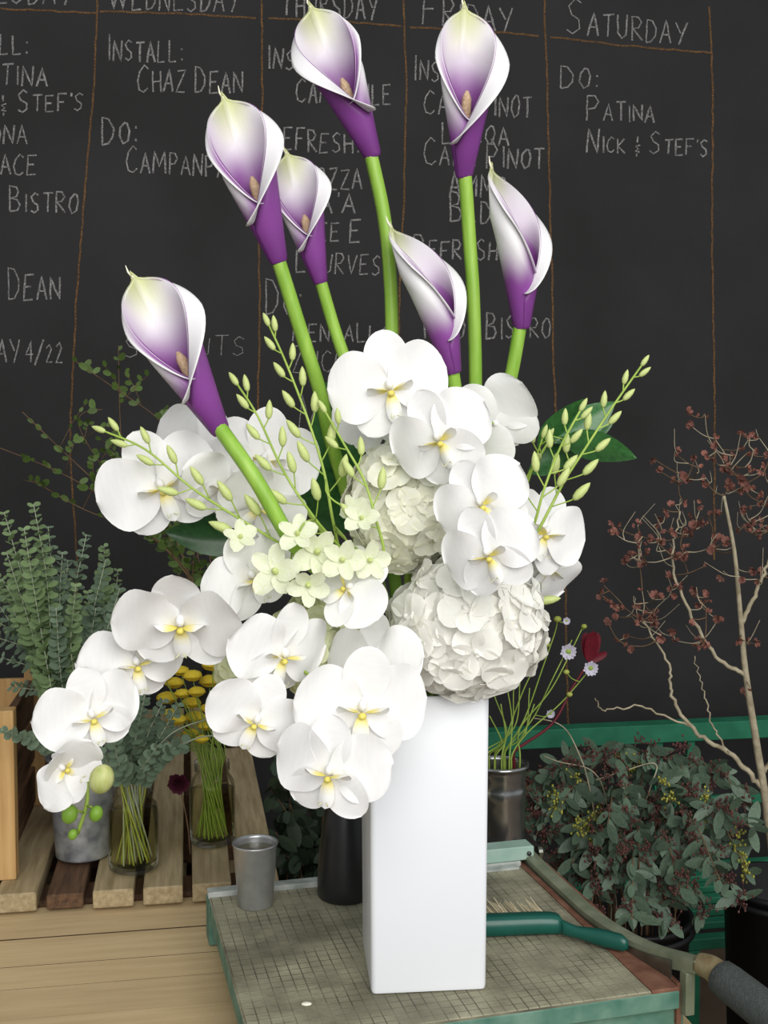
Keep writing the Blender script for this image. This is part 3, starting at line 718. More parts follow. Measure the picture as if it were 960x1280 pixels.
# ---- the stems of the arrangement are laid out together, so that none runs through another or through a flower head
HEADS = {'white': (P(586, 784, 1.185), 96 * 1.185 / FPX, (1.0, .9, .95)), 'cream': (P(512, 632, 1.215), 84 * 1.215 / FPX, (.95, .85, 1.05)),
         'green': (P(398, 805, 1.20), 60 * 1.20 / FPX, (1, .8, 1.1)), 'small': (P(300, 832, 1.185), 36 * 1.185 / FPX, (.8, .8, 1.2))}
JOBS = {}
VM = Matrix.Translation(vc) @ Matrix.Rotation(vyaw + R(3), 4, 'Z')
SLOTS = [VM @ Vector((-.0445 + .0178 * i, -.044 + .0215 * j, 0)) for j in range(5) for i in range(6)]
def job(key, vis, hid, r0, r1, slot=None, fix0=True, own=None): JOBS[key] = dict(vis=[Vector(p) for p in vis], hid=[Vector(p) for p in hid], r0=r0, r1=r1, slot=slot, fix0=fix0, own=own)
CALLAS = [  # base px, tip px, Y base, tilt to camera, twist, mirror, width, hf, seen stem, hidden stem, place in the vase, label
    ((277, 541), (178, 345), 1.12, 14, 10, 1, 1.0, .27, [(320, 600, 1.10), (368, 682, 1.115)], [(400, 708, 1.17), (432, 740, 1.26), (455, 800, 1.275)], 18, 'white and purple calla lily leaning over moth orchids, shortest standing of the seven callas'),
    ((349, 328), (287, 126), 1.22, 14, 6, 1, 1.0, .27, [(378, 420, 1.235), (400, 490, 1.25), (412, 545, 1.27)], [(440, 640, 1.31), (470, 760, 1.31)], 24, 'white and purple calla lily with the pale chalk DO and CAMPANPA beside it'),
    ((401, 354), (362, 192), 1.26, 10, 6, 1, 1.0, .27, [(418, 410, 1.27), (442, 480, 1.28), (462, 545, 1.30)], [(480, 640, 1.325), (498, 760, 1.31)], 25, 'smallest white and purple calla lily, between two taller ones'),
    ((467, 197), (390, 14), 1.28, 14, -4, -1, 1.0, .27, [(480, 270, 1.285), (488, 350, 1.29), (490, 430, 1.295), (489, 550, 1.31)], [(507, 660, 1.33), (520, 760, 1.315)], 26, 'tall white and purple calla lily with its rim folded toward the FRIDAY chalk column'),
    ((580, 222), (583, 22), 1.27, 20, 8, 1, 1.0, .22, [(587, 300, 1.28), (592, 380, 1.285), (594, 500, 1.30)], [(585, 620, 1.325), (568, 760, 1.31)], 28, 'upright white and deep purple calla lily open to the front below FRIDAY'),
    ((652, 411), (648, 210), 1.28, 6, 62, 1, 1.02, .22, [(640, 465, 1.285), (622, 540, 1.30)], [(608, 640, 1.32), (590, 760, 1.31)], 29, 'white and purple calla lily seen side-on beside the SATURDAY column'),
    ((567, 467), (521, 276), 1.25, 6, 62, 1, 1.02, .22, [], [(572, 520, 1.265), (565, 640, 1.325), (548, 760, 1.315)], 27, 'white and purple calla lily seen side-on rising just behind the topmost orchid')]
for k, (b, t, Y, tilt, tw, mir, wid, hf, seen, hidn, slot, lab) in enumerate(CALLAS):
    pb = P(*b, Y); pt = P(*t, Y); ax = (Matrix.Rotation(R(tilt), 3, 'X') @ (pt - pb).normalized()).normalized()
    job('calla%d' % k, [pb + ax * .012] + [P(*q) for q in seen], [P(*q) for q in hidn], .0078 if k != 2 else .0068, .0078, slot)
STEMS = {'upper': [(505, 470, 1.21), (565, 502, 1.215), (606, 570, 1.215), (618, 650, 1.25), (605, 720, 1.30), (580, 790, 1.30)], 'right': [(648, 680, 1.235), (635, 705, 1.28), (610, 760, 1.30)],
         'left': [(190, 580, 1.23), (270, 560, 1.24), (350, 600, 1.245), (420, 690, 1.25), (452, 760, 1.27)], 'front': [(420, 950, 1.10), (432, 905, 1.11), (462, 868, 1.13), (476, 838, 1.165), (482, 826, 1.20)],
         'centre': [(446, 745, 1.17), (460, 790, 1.20)]}
CASC = [(97, 1042, 1.12), (109, 1000, 1.12), (107, 945, 1.13)], [(118, 880, 1.15), (160, 805, 1.15), (240, 752, 1.16), (310, 722, 1.165), (395, 735, 1.18), (450, 790, 1.21)]
for key, pl_ in STEMS.items(): job(key, [], [P(*q) for q in pl_], .0024, .0034, fix0=False)
job('cascade', [P(*q) for q in CASC[0]], [P(*q) for q in CASC[1]], .0020, .0034)
for key, hid in (('white', [(570, 815, 1.23)]), ('cream', [(510, 720, 1.25), (512, 790, 1.26)]), ('green', [(440, 806, 1.225)]), ('small', [(345, 800, 1.24), (405, 768, 1.285), (450, 795, 1.265)])):
    job('head_' + key, [], [HEADS[key][0]] + [P(*q) for q in hid], .0045, .0045, own=key)
DENDRO = [  # seen stem, hidden stem, buds, sizes, open flowers, label
    ([(128, 538, 1.13), (182, 562, 1.12), (240, 610, 1.12), (310, 655, 1.12), (372, 692, 1.125)], [(412, 712, 1.19), (448, 765, 1.25)], 12, .016, .028, [(345, 715, 1.09, 74, -10, 20, 10), (300, 672, 1.12, 48, 20, 30, 0), (385, 730, 1.10, 60, 10, -10, 40)], 'green dendrobium bud spray lying lowest across the white orchids under the most tilted calla'),
    ([(295, 478, 1.15), (322, 520, 1.14), (355, 590, 1.13), (395, 650, 1.13), (430, 690, 1.14)], [(446, 720, 1.20), (460, 775, 1.25)], 11, .017, .027, [(396, 690, 1.10, 70, 10, 10, 30), (372, 668, 1.12, 56, 0, 30, 0)], 'green dendrobium bud spray beside the stem of the most tilted calla'),
    ([(335, 404, 1.16), (358, 455, 1.15), (385, 525, 1.14), (405, 590, 1.135), (416, 650, 1.14)], [(430, 710, 1.19), (455, 772, 1.24)], 12, .016, .026, [(428, 700, 1.09, 60, 0, 10, 20), (440, 640, 1.12, 50, 30, 20, 50), (462, 700, 1.10, 56, 10, 0, 10)], 'tallest green dendrobium bud spray beside the smallest calla'),
    ([(405, 512, 1.13), (430, 555, 1.125), (455, 600, 1.11), (470, 650, 1.10), (480, 695, 1.105)], [(468, 750, 1.14), (472, 800, 1.185)], 7, .015, .026, [(452, 648, 1.09, 50, 0, 20, 15)], 'short green dendrobium bud spray in front of the cream hydrangea'),
    ([(804, 454, 1.17), (766, 508, 1.17), (728, 566, 1.165), (705, 602, 1.16), (672, 664, 1.15)], [(646, 700, 1.19), (622, 745, 1.275), (602, 790, 1.285)], 12, .014, .026, [], 'long green dendrobium bud spray in front of the fan of glossy leaves'),
    ([(727, 510, 1.13), (700, 560, 1.13), (680, 612, 1.13), (664, 664, 1.135)], [(638, 696, 1.19), (615, 745, 1.28), (595, 790, 1.28)], 9, .015, .025, [], 'shorter green dendrobium bud spray next to the glossy leaves, crossing the orchids beside the hydrangea'),
    ([(678, 548, 1.22), (664, 590, 1.23)], [(640, 660, 1.26), (610, 750, 1.30)], 5, .016, .020, [], 'stubby green dendrobium spray between the orchids and the fan of glossy leaves')]
for k, d_ in enumerate(DENDRO): job('dendro%d' % k, [P(*q) for q in d_[0]], [P(*q) for q in d_[1]], .0011, .0024)
job('bud', [P(672, 752, 1.235)], [P(645, 752, 1.275), P(600, 790, 1.285)], .0011, .002)
LEAFY = [([(690, 545, 1.27), (652, 610, 1.28)], [(625, 690, 1.31), (600, 770, 1.30)], [((672, 560, 1.27), (727, 494, 1.25), 1.0, 40), ((692, 552, 1.28), (768, 506, 1.30), 1.1, -20), ((700, 548, 1.27), (796, 569, 1.26), 1.0, 25), ((660, 590, 1.29), (720, 560, 1.32), 1.0, 10), ((690, 556, 1.31), (762, 530, 1.34), 1.2, 0)], 'glossy dark green leaves fanning out against the SATURDAY chalk column'),
         ([(445, 600, 1.35), (462, 660, 1.35)], [(490, 760, 1.335)], [((455, 645, 1.35), (404, 478, 1.34), 1.15, 15), ((440, 660, 1.35), (440, 500, 1.37), 1.1, -25), ((445, 665, 1.34), (372, 580, 1.32), 1.3, 10)], 'large glossy dark green leaves standing behind the bud sprays'),
         ([(310, 675, 1.25), (380, 700, 1.255)], [(440, 752, 1.285)], [((318, 672, 1.25), (208, 668, 1.25), 1.1, 20), ((330, 700, 1.25), (240, 640, 1.28), 1.1, -20)], 'dark green leaf lying below the orchids under the most tilted calla')]
for k, d_ in enumerate(LEAFY): job('leafy%d' % k, [P(*q) for q in d_[0]], [P(*q) for q in d_[1]], .0015, .0022)
free = set(range(30)) - {j['slot'] for j in JOBS.values()}
for key, j in sorted(JOBS.items(), key=lambda t: -t[1]['r1']):
    if j['slot'] is None:
        w = j['hid'][-1]; w = Vector((min(max(w.x, vc.x - .05), vc.x + .05), min(max(w.y, vc.y - .05), vc.y + .05), 0))
        j['slot'] = min(free, key=lambda q: (SLOTS[q].xy - w.xy).length); free.discard(j['slot'])
    q = SLOTS[j['slot']]; e = Vector((q.x, q.y, VTOP)); j['foot'] = Vector((q.x, q.y, CT + .06 + .002 * (j['slot'] % 5)))
    j['line'] = stemline(j['vis'], j['hid'] + [e + Vector((0, 0, .022)), e, e - Vector((0, 0, .03))], j['r0'], j['r1'], .0035, j['fix0'], j['own'])
def over_rim(p, r):
    q = VM.inverted() @ p
    if max(abs(q.x), abs(q.y)) < ho + r + .004 and p.z < VTOP + r + .004: return Vector((0, 0, min(.01, VTOP + r + .005 - p.z)))
    return Vector((0, 0, 0))
relax([j['line'] for j in JOBS.values()], [(c, tuple(r_ * q * .97 + .004 for q in sq), key) for key, (c, r_, sq) in HEADS.items()], 70, over_rim)
def stem_of(key): j = JOBS[key]; p = j['line']['pts']; return p[:-1:2] + [p[-1], j['foot']], j['foot'], p[:j['line']['nv']]
def stem_part(key, root, material, n=6):
    j = JOBS[key]; sp, foot, _ = stem_of(key); o = part('stem', tube(sp, j['r0'], j['r1'], n), material, root); occupy(o); return o
for k, (b, t, Y, tilt, tw, mir, wid, hf, seen, hidn, slot, lab) in enumerate(CALLAS):
    pb = P(*b, Y); pt = P(*t, Y); ln = (pt - pb).length; ax = (pt - pb).normalized(); ax = (Matrix.Rotation(R(tilt), 3, 'X') @ ax).normalized()
    root = thing('calla_lily', lab, 'flower', JOBS['calla%d' % k]['foot'], group='calla lilies in the white vase')
    stem_part('calla%d' % k, root, 'calla_stem', 10)
    v, f, cc = calla_vf(hf=hf, wid=wid * .86, seed=k * 3.1, hl=.36 if tw < 30 else .34, curl=.06 if tw < 30 else .042)
    if mir < 0: v = [Vector((-p.x, p.y, p.z)) for p in v]; f = [q[::-1] for q in f]
    m = dir_m(pb, ax, s=ln, spin=R(tw))
    sa = part('spathe', ([m @ p for p in v], f), 'calla', root, cols=cc); occupy(sa)
    tip = [m @ Vector(q) for q in ((0, .19, .99), (-.012, .2, 1.03), (-.006 * mir, .205, 1.07))]
    part('tip', tube(tip, .0018, .0004, 6), 'cream_petal', sa)
    sd = spline([m @ Vector(q) for q in ((0, .0, .1), (0, .02, .3), (.005, .03, .52))], 5)
    part('spadix', tube(sd, lambda t: .0058 * (1 - .75 * max(0, (t - .85) / .15) ** 2), n=10), 'spadix', root)
for key, nm, mt in [('dendro%d' % k, 'dendro', 0) for k in range(7)] + [('leafy%d' % k, 'leafy', 0) for k in range(3)] + [(k, 'orchid', 0) for k in ('upper', 'right', 'left', 'cascade', 'front', 'centre')] + [('head_' + k, 'head', 0) for k in HEADS] + [('bud', 'bud', 0)]:
    j = JOBS[key]; sp, foot, _ = stem_of(key); v, f = tube(sp, j['r0'], j['r1'], 6); SPACE.add(Space.entry('stem:' + key, v, f))     # their stems are in the way before they are built

# ================================================================== MOTH ORCHIDS
def disc_petal(L_, hw, c, cup, bend, ruffle, seed, nu=16, nv=12, claw=.1):
    return blade(L_, hw, c, nu, nv, cup, bend, claw, ruffle, .55, seed)
ME = {}
for i in range(4):
    ME['petal%d' % i] = mesh('petal', disc_petal(.53, .315, .58, .06, -.26 + .13 * i, .09, i * 1.7), 'petal_white')
    ME['sepal%d' % i] = mesh('sepal', disc_petal(.48, .19, .56, .12, -.14 + .07 * i, .04, i * 2.1), 'petal_white')
YL = lin('efe071')[:3]; GW = lin('e9e9b8')[:3]; WH = (.9, .9, .88)
def lip_vf():
    vs_, fs_, cs_ = [], [], []
    def add(vf, fn):
        n = len(vs_); vs_.extend(vf[0]); fs_.extend(tuple(i + n for i in q) for q in vf[1]); cs_.extend(fn(p) for p in vf[0])
    for sx in (-1, 1):   # side lobes curving up round the column
        b = blade(.15, .062, .6, 6, 4, .6, .3)
        mm = Matrix.Translation((sx * .02, -.03, -.035)) @ Matrix.Rotation(R(20), 4, 'X') @ Matrix.Rotation(R(sx * 52), 4, 'Y') @ Matrix.Rotation(R(sx * 40), 4, 'Z')
        add(xf(b, mm), lambda p: mixc(YL, WH, smst(.05, .12, math.hypot(p.x, p.z))))
    b = blade(.20, .055, .62, 7, 4, .5, .35)
    add(xf(b, Matrix.Translation((0, -.035, -.05)) @ Matrix.Rotation(R(150), 4, 'X')), lambda p: mixc(YL, WH, smst(.06, .16, -p.z)))
    add(ellip(.028, .03, .022, 8, 6, (0, -.055, -.05)), lambda p: YL)
    for sx in (-1, 1): add(tube(spline([Vector((sx * .01, -.1, -.2)), Vector((sx * .035, -.13, -.21)), Vector((sx * .03, -.14, -.17))], 3), .004, .0015, 4), lambda p: GW)
    return vs_, fs_, cs_
lv, lf, lc = lip_vf(); ME['lip'] = mesh('lip', (lv, lf), 'lip', cols=lc)
cv = join(xf(ellip(.035, .05, .045, 10, 7), Matrix.Translation((0, -.045, .015))), xf(ellip(.04, .03, .04, 10, 6), Matrix.Translation((0, 0, -.01))))
ME['bloom'] = mesh('bloom', cv, 'petal_white')
def bloom(root, px, py, Y, wpx, yaw, pitch, roll, open_=1., var=0, key=''):
    r3 = random.Random(int(px * 7 + py)); fold = (1 - open_) * 65; kids = []
    for a, nm in ((82, 'petal'), (-82, 'petal'), (0, 'sepal'), (142, 'sepal'), (-142, 'sepal')):
        front = -.012 if nm == 'petal' else .012
        kids.append((nm, ME[nm + str(var % 4)], Matrix.Translation((0, front, 0)) @ Matrix.Rotation(R(a + r3.uniform(-5, 5)), 4, 'Y') @ Matrix.Rotation(R(fold + r3.uniform(-3, 10)), 4, 'X')))
    kids.append(('lip', ME['lip'], Matrix.Scale(1.25, 4))); best = None; mine = root.name + ':%d' % px
    for dy in (0, -.008, .008, -.016, .016, -.024, .024, -.032, .032, -.04, .04, -.05, .05, -.06):
        y = Y + dy; m = face_m(P(px, py, y), yaw, pitch, roll, wpx * y / FPX); es = []; h = 0
        for nm, me, ml in kids:
            v, f = mverts(me); mm = m @ ml; e = Space.entry(mine, [mm @ p for p in v], f); es.append(e); h += SPACE.hits(e, ('stem:' + key,))
        if best is None or h < best[0]: best = (h, m, es, y)
        if not h: break
    for e in best[2]: SPACE.add(e)
    b = put('bloom', ME['bloom'], root, best[1])
    for nm, me, ml in kids: o = bpy.data.objects.new(nm, me); col.objects.link(o); o.parent = b; o.matrix_basis = ml
    return P(px, py, best[3]), (face_m(Vector((0, 0, 0)), yaw, pitch, roll) @ Vector((0, 1, 0)))
SPRAYS = {
 'upper': ('arching spray of white moth orchids over the crown of the hydrangea',
    [(486, 482, 1.145, 144, 6, -8, -12, 1, 1), (549, 546, 1.12, 132, -22, -12, -28, 1, 0), (602, 627, 1.09, 124, -22, -8, -32, 1, 0), (611, 690, 1.065, 128, -26, -10, -24, 1, 0), (618, 528, 1.20, 124, 150, 10, 40, 1, 1), (470, 515, 1.20, 110, 160, -10, 20, 1, 1)], []),
 'right': ('short spray of white moth orchids behind two dendrobium bud stems, against the large hydrangea',
    [(680, 664, 1.205, 122, 28, 0, 20, 1, 1), (688, 706, 1.225, 112, 32, -20, 50, 1, 0)], []),
 'left': ('spray of white moth orchids directly under the most tilted calla lily',
    [(200, 605, 1.15, 150, 15, -8, -22, 1, 0), (243, 572, 1.20, 142, -30, 0, 30, 1, 1), (283, 605, 1.18, 124, 30, -30, 10, 1, 2), (330, 573, 1.18, 136, 6, 0, 10, 1, 1), (325, 630, 1.20, 120, 20, -25, 40, 1, 2)], []),
 'cascade': ('long spray of white moth orchids cascading over the galvanised bucket, green buds at its end',
    [(312, 718, 1.12, 128, 40, -10, -30, 1, 1), (226, 774, 1.09, 160, 2, -30, 0, 1, 3), (168, 826, 1.09, 134, 34, -8, -10, 1, 0), (113, 892, 1.07, 132, 30, -6, -16, 1, 0), (76, 958, 1.06, 108, 44, -10, -56, .5, 1)],
    [(127, 974, 1.035, 17, 'orchid_bud'), (87, 1018, 1.10, 11, 'bud_dark'), (120, 1017, 1.11, 9.5, 'bud_dark'), (91, 1043, 1.11, 6.5, 'bud_dark')]),
 'front': ('spray of large white moth orchids tumbling down in front of the white vase',
    [(413, 962, 1.04, 148, -14, -6, 6, 1, 0), (452, 882, 1.07, 164, 10, -4, 4, 1, 1), (321, 898, 1.07, 128, 4, -14, 26, 1, 1), (353, 815, 1.10, 140, 36, -16, 10, 1, 0), (466, 832, 1.12, 140, -40, 16, -6, 1, 1)], []),
 'centre': ('single white moth orchid tucked between the dendrobiums and the hydrangea', [(438, 735, 1.12, 112, -30, 25, 50, 1, 1)], [])}
for key, (lab, blooms, buds) in SPRAYS.items():
    sp, foot, _ = stem_of(key); root = thing('orchid_spray', lab, 'flower', foot, group='moth orchid sprays in the white vase')
    stem_part(key, root, 'orchid_stem', 7); up = sp[:-14]
    for px, py, Y, w, ya, pi_, ro, op, va in blooms:
        pos, back = bloom(root, px, py, Y, w, ya, pi_, ro, op, va, key)
        q = min(up, key=lambda s_: (s_ - pos).length)
        o = part('pedicel', tube(spline([q, q.lerp(pos, .5) + back * .02, pos + back * .004], 4), .0016, .0016, 5), 'orchid_stem', root); occupy(o)
    for px, py, Y, r, mt in buds:
        pos = P(px, py, Y); rr = r * Y / FPX; q = min(sp, key=lambda s_: (s_ - pos).length)
        o = part('bud', xf(ellip(rr * .93, rr * .93, rr * 1.12, 12, 9), Matrix.Translation(pos) @ Matrix.Rotation(.3, 4, 'Y')), mt, root); occupy(o)
        part('pedicel', tube([q, q.lerp(pos, .5) + Vector((0, 0, .003)), pos], .0014, .0014, 5), 'orchid_stem', root)

# ================================================================== HYDRANGEAS
for i in range(3):
    parts = []
    for k in range(4):
        pv = blade(.5, .31, .58, 8, 7, .3 - .1 * i, .15 * i - .28, .12, .05, .5, k + i * 3)
        parts.append(xf(pv, Matrix.Translation((0, -.01 * (k % 2), 0)) @ Matrix.Rotation(R(90 * k + 8 * math.sin(k * 5 + i)), 4, 'Y') @ Matrix.Rotation(R(8), 4, 'X')))
    parts.append(ellip(.06, .05, .06, 6, 4, (0, -.03, 0)))
    for c_ in ('white', 'cream', 'green'): ME['fl_%s%d' % (c_, i)] = mesh('floret', join(*parts), 'hydrangea_' + c_)
def hydrangea(key, n, kind, fs, lab, seed):
    r3 = random.Random(seed + 5); c, rad, sq = HEADS[key]; sp, foot, _ = stem_of('head_' + key)
    root = thing('hydrangea', lab, 'flower', foot, group='hydrangea heads in the white vase')
    stem_part('head_' + key, root, 'orchid_stem', 8)
    cv_, cf = ellip(rad * .78 * sq[0], rad * .78 * sq[1], rad * .78 * sq[2], 18, 12, c)
    for p in cv_:
        q = VM.inverted() @ p
        if max(abs(q.x), abs(q.y)) < ho + .006: p.z = max(p.z, VTOP + .003)
    occupy(part('core', (cv_, cf), 'pale_core', root))
    for k in range(n):
        z = 1 - 2 * (k + .5) / n; a = k * 2.399963 + r3.uniform(-.2, .2); h = math.sqrt(1 - z * z); d = Vector((h * math.cos(a), h * math.sin(a), z))
        u0 = r3.uniform(.86, .99); me = ME['fl_%s%d' % (kind, r3.randrange(3))]; s0 = fs * r3.uniform(.85, 1.15)
        def gen(t):
            u = u0 - .035 * max(0, t - 3); s1 = s0 * (1 - .05 * max(0, t - 3)); p = c + Vector((d.x * sq[0], d.y * sq[1], d.z * sq[2])) * rad * u; q = VM.inverted() @ p
            if max(abs(q.x), abs(q.y)) < ho + .012 and p.z < VTOP + .016: p.z = VTOP + .016
            w = .28 if t < 8 else .6; dd = (d + Vector((r3.uniform(-w, w), r3.uniform(-w, w), r3.uniform(-w, w)))).normalized()
            return Matrix.Translation(p) @ dd.to_track_quat('-Y', 'Z').to_matrix().to_4x4() @ Matrix.Rotation(r3.uniform(0, 6.3), 4, 'Y') @ Matrix.Scale(s1, 4)
        settle('floret', me, root, gen, 14)

# ================================================================== DENDROBIUM BUD SPRAYS
ME['dbud'] = mesh('bud', blade(1, .0, .5), 'bud_green') if False else mesh('bud', xf(lathe([(.06, 0), (.15, .12), (.2, .35), (.17, .65), (.09, .88), (.01, 1)], 10), Matrix()), 'bud_green')
for i in range(2):
    ME['dpet%d' % i] = mesh('petal', blade(.5, .15 + .05 * i, .5, 6, 4, .3, .1 - .2 * i, .1, .1, .5, i), 'dendro_petal')
ME['dcol'] = mesh('bloom', ellip(.06, .12, .06, 8, 6, (0, -.06, 0)), 'bud_green')
r4 = random.Random(11)
for i, (seen, hidn, n, s0, s1, flowers, lab) in enumerate(DENDRO):
    key = 'dendro%d' % i; full, base, sp = stem_of(key)
    root = thing('dendrobium_spray', lab, 'flower', base, group='budded dendrobium sprays in the white vase')
    stem_part(key, root, 'orchid_stem', 6)
    for k in range(n):
        t = (k + .15) / n * .93; p = near(sp, t); q = near(sp, t + .06); tn = (p - q).normalized(); sz = s0 + (s1 - s0) * t; side = 1 if k % 2 else -1; pick = {}
        def gen(tr_):
            lat = Vector((tn.z, 0, -tn.x)) * side + Vector((0, r4.uniform(-.7, .1) - .12 * tr_, 0)); d = (tn * r4.uniform(.5, 1.0) + lat * r4.uniform(.5, .9)).normalized()
            up = (d + tn * .9 + Vector((0, 0, .3))).normalized(); pe = p + d * sz * (.35 + .75 * t)
            if k == 0: d = tn; up = tn; pe = p
            m = dir_m(pe, up, s=sz); pick[tuple(round(x, 7) for x in m.translation)] = (d, up, pe); return m
        o = settle('bud', ME['dbud'], root, gen, 9); mw = wmat(o).translation
        d, up, pe = min(pick.values(), key=lambda v_: (v_[2] - mw).length)
        thread(root, [spline([p, p.lerp(pe, .6) + d * sz * .1 + o_ * .5, pe + up * sz * .05], 3) for o_ in [Vector((0, 0, 0))] + OFFS], .0009, .0009, 'orchid_stem')
    for px, py, Y, w, ya, pi_, ro in flowers:
        best = None; rots = [Matrix.Rotation(R(72 * a + r4.uniform(-8, 8)), 4, 'Y') @ Matrix.Rotation(R(r4.uniform(5, 30)), 4, 'X') for a in range(5)]
        for dy in (0, -.008, .008, -.016, .016, -.024, .024, -.034, .034, -.045):
            y = Y + dy; m = face_m(P(px, py, y), ya, pi_, ro, w * y / FPX); es = []
            for a in range(5): v, f = mverts(ME['dpet%d' % (a % 2)]); mm = m @ rots[a]; es.append(Space.entry(root.name + 'f%d' % px, [mm @ p for p in v], f))
            h = sum(SPACE.hits(e) for e in es)
            if best is None or h < best[0]: best = (h, m, es, P(px, py, y))
            if not h: break
        for e in best[2]: SPACE.add(e)
        b = put('bloom', ME['dcol'], root, best[1]); pos = best[3]
        for a in range(5): o = bpy.data.objects.new('petal', ME['dpet%d' % (a % 2)]); col.objects.link(o); o.parent = b; o.matrix_basis = rots[a]
        near_ = sorted(full[:-14], key=lambda s_: (s_ - pos).length)[:9:2]; thread(root, [spline([q, q.lerp(pos, .5) + o_, pos], 3) for q in near_ for o_ in OFFS], .0011, .0011, 'orchid_stem')
sp, foot, _ = stem_of('bud'); rt = thing('dendrobium_bud', 'pale green dendrobium bud poking out beside the white hydrangea', 'flower', foot)
stem_part('bud', rt, 'orchid_stem', 5); settle('bud', ME['dbud'], rt, lambda k: dir_m(sp[0], Vector((1, .25 * k, .15)), s=.026), 4)

# ================================================================== GLOSSY LEAVES IN THE ARRANGEMENT
ME['gleaf'] = mesh('leaf', blade(1, .21, .42, 14, 6, .12, .10, .05, .03, .95, 0, .25), 'glossy_leaf')
for i, (seen, hidn, leaves, lab) in enumerate(LEAFY):
    key = 'leafy%d' % i; sp, base, _ = stem_of(key); root = thing('leaf_branch', lab, 'leaf branch', base); stem_part(key, root, 'orchid_stem', 6)
    for (bx, by, Y0), (tx, ty, Y1), wd, spin in leaves:
        def gen(k):
            dy = (0, .01, .02, -.01, .03, .04, -.02, .05)[k]; a = P(bx, by, Y0 + dy); b = P(tx, ty, Y1 + dy); d = b - a
            return dir_m(a, d, s=d.length, spin=R(spin)) @ Matrix.Diagonal((wd, 1, 1, 1))
        o = settle('leaf', ME['gleaf'], root, gen, 8); a = wmat(o).translation; d = wmat(o).to_3x3() @ Vector((0, 0, 1))
        q = min(sp[:-12], key=lambda s_: (s_ - a).length); part('petiole', tube([q, a + d * .03], .001, .001, 4), 'orchid_stem', root)
hydrangea('white', 120, 'white', .050, 'large round white hydrangea head hanging over the front of the vase', 1)
hydrangea('cream', 105, 'cream', .046, 'cream hydrangea head just below the topmost orchids', 2)
hydrangea('green', 70, 'green', .036, 'pale green hydrangea head half hidden behind the front orchids', 3)
hydrangea('small', 34, 'green', .028, 'small pale green hydrangea head beside the yellow flowers', 4)

# ================================================================== PLANTS AROUND
ME['round_leaf'] = mesh('leaf', blade(1, .46, .52, 4, 4, .12, .1, .08, 0, .5), 'euc_leaf')
ME['round_leaf_light'] = mesh('leaf', blade(1, .46, .52, 4, 4, .12, .1, .08, 0, .5), 'euc_leaf_light')
ME['lance_leaf'] = mesh('leaf', blade(1, .21, .45, 6, 4, .1, .15, .06, .02, .7, 1, .15), 'seeded_leaf')
ME['dark_leaf'] = mesh('leaf', blade(1, .25, .45, 5, 4, .1, .12, .06, .02, .7, 1, .15), 'dark_leaf')
ME['twig_leaf'] = mesh('leaf', blade(1, .3, .5, 4, 2, .1, .1, .06), 'twig_leaf')
ME['red_leaf'] = mesh('leaf', blade(1, .2, .5, 7, 4, .3, .1, .06), 'red_leaf')
r2 = random.Random(21)
def build_stems(lines, roots, material, n=5, name='stem', keep=2):
    out = []
    for ln_, root in zip(lines, roots):
        p = ln_['pts']; q = p[:-1:keep] + [p[-1]]; o = part(name, tube(q, ln_['r'][0], ln_['r'][-1], n), material, root); occupy(o); out.append(q)
    return out
def bunch(tips, mids, c, r_top, z_top, r_bot, z_bot, r0, r1, twist=0., step=.0035, obst=(), it=30):
    """stems of one vessel, tip to foot, laid out so that they do not run through each other"""
    sl = bundle(tips, c, r_top, z_top, r_bot, z_bot, twist); lines = []
    for i, t in enumerate(tips):
        tp, bt = sl[i]; lead = tp + (tp - bt).normalized() * .02
        lines.append(stemline([], [t] + mids[i] + [lead, tp, bt], r0, r1, step, own=i))
    relax(lines, obst, it); return lines, sl
def round_leaves(sp, root, leaf, size, gap, zmin, t_bare=0.):
    """opposite pairs of round leaves from the tip down to just above the vessel's rim"""
    L_ = [0]
    for a, b in zip(sp, sp[1:]): L_.append(L_[-1] + (b - a).length)
    d = gap * .3 + t_bare * L_[-1]; k = 0; j = 0
    while d < L_[-1] - .02:
        while j < len(sp) - 2 and L_[j + 1] < d: j += 1
        p = sp[j].lerp(sp[j + 1], (d - L_[j]) / max(1e-9, L_[j + 1] - L_[j])); tn = (sp[j] - sp[j + 1]).normalized()
        if p.z < zmin: break
        s_ = size * (.5 + .5 * min(1, d / .09)) * r2.uniform(.85, 1.12); az = k * 1.57 + r2.uniform(-.4, .4); e1 = tn.orthogonal().normalized(); e2 = tn.cross(e1)
        for sg in (0, PI):
            def gen(t):
                q = az + sg + (0 if t == 0 else r2.uniform(-1.2, 1.2)); up = .25 if t == 0 else r2.uniform(0, 1.1); s1 = s_ * (1 if t < 6 else .82 if t < 11 else .62 if t < 16 else .45)
                dr = e1 * math.cos(q) + e2 * math.sin(q) + tn * up
                return dir_m(p, dr, s=s1, front=(tn * .7 + Vector((r2.uniform(-.3, .3), -.9, .35))))
            settle('leaf', ME[leaf], root, gen, 20)
        d += gap; k += 1
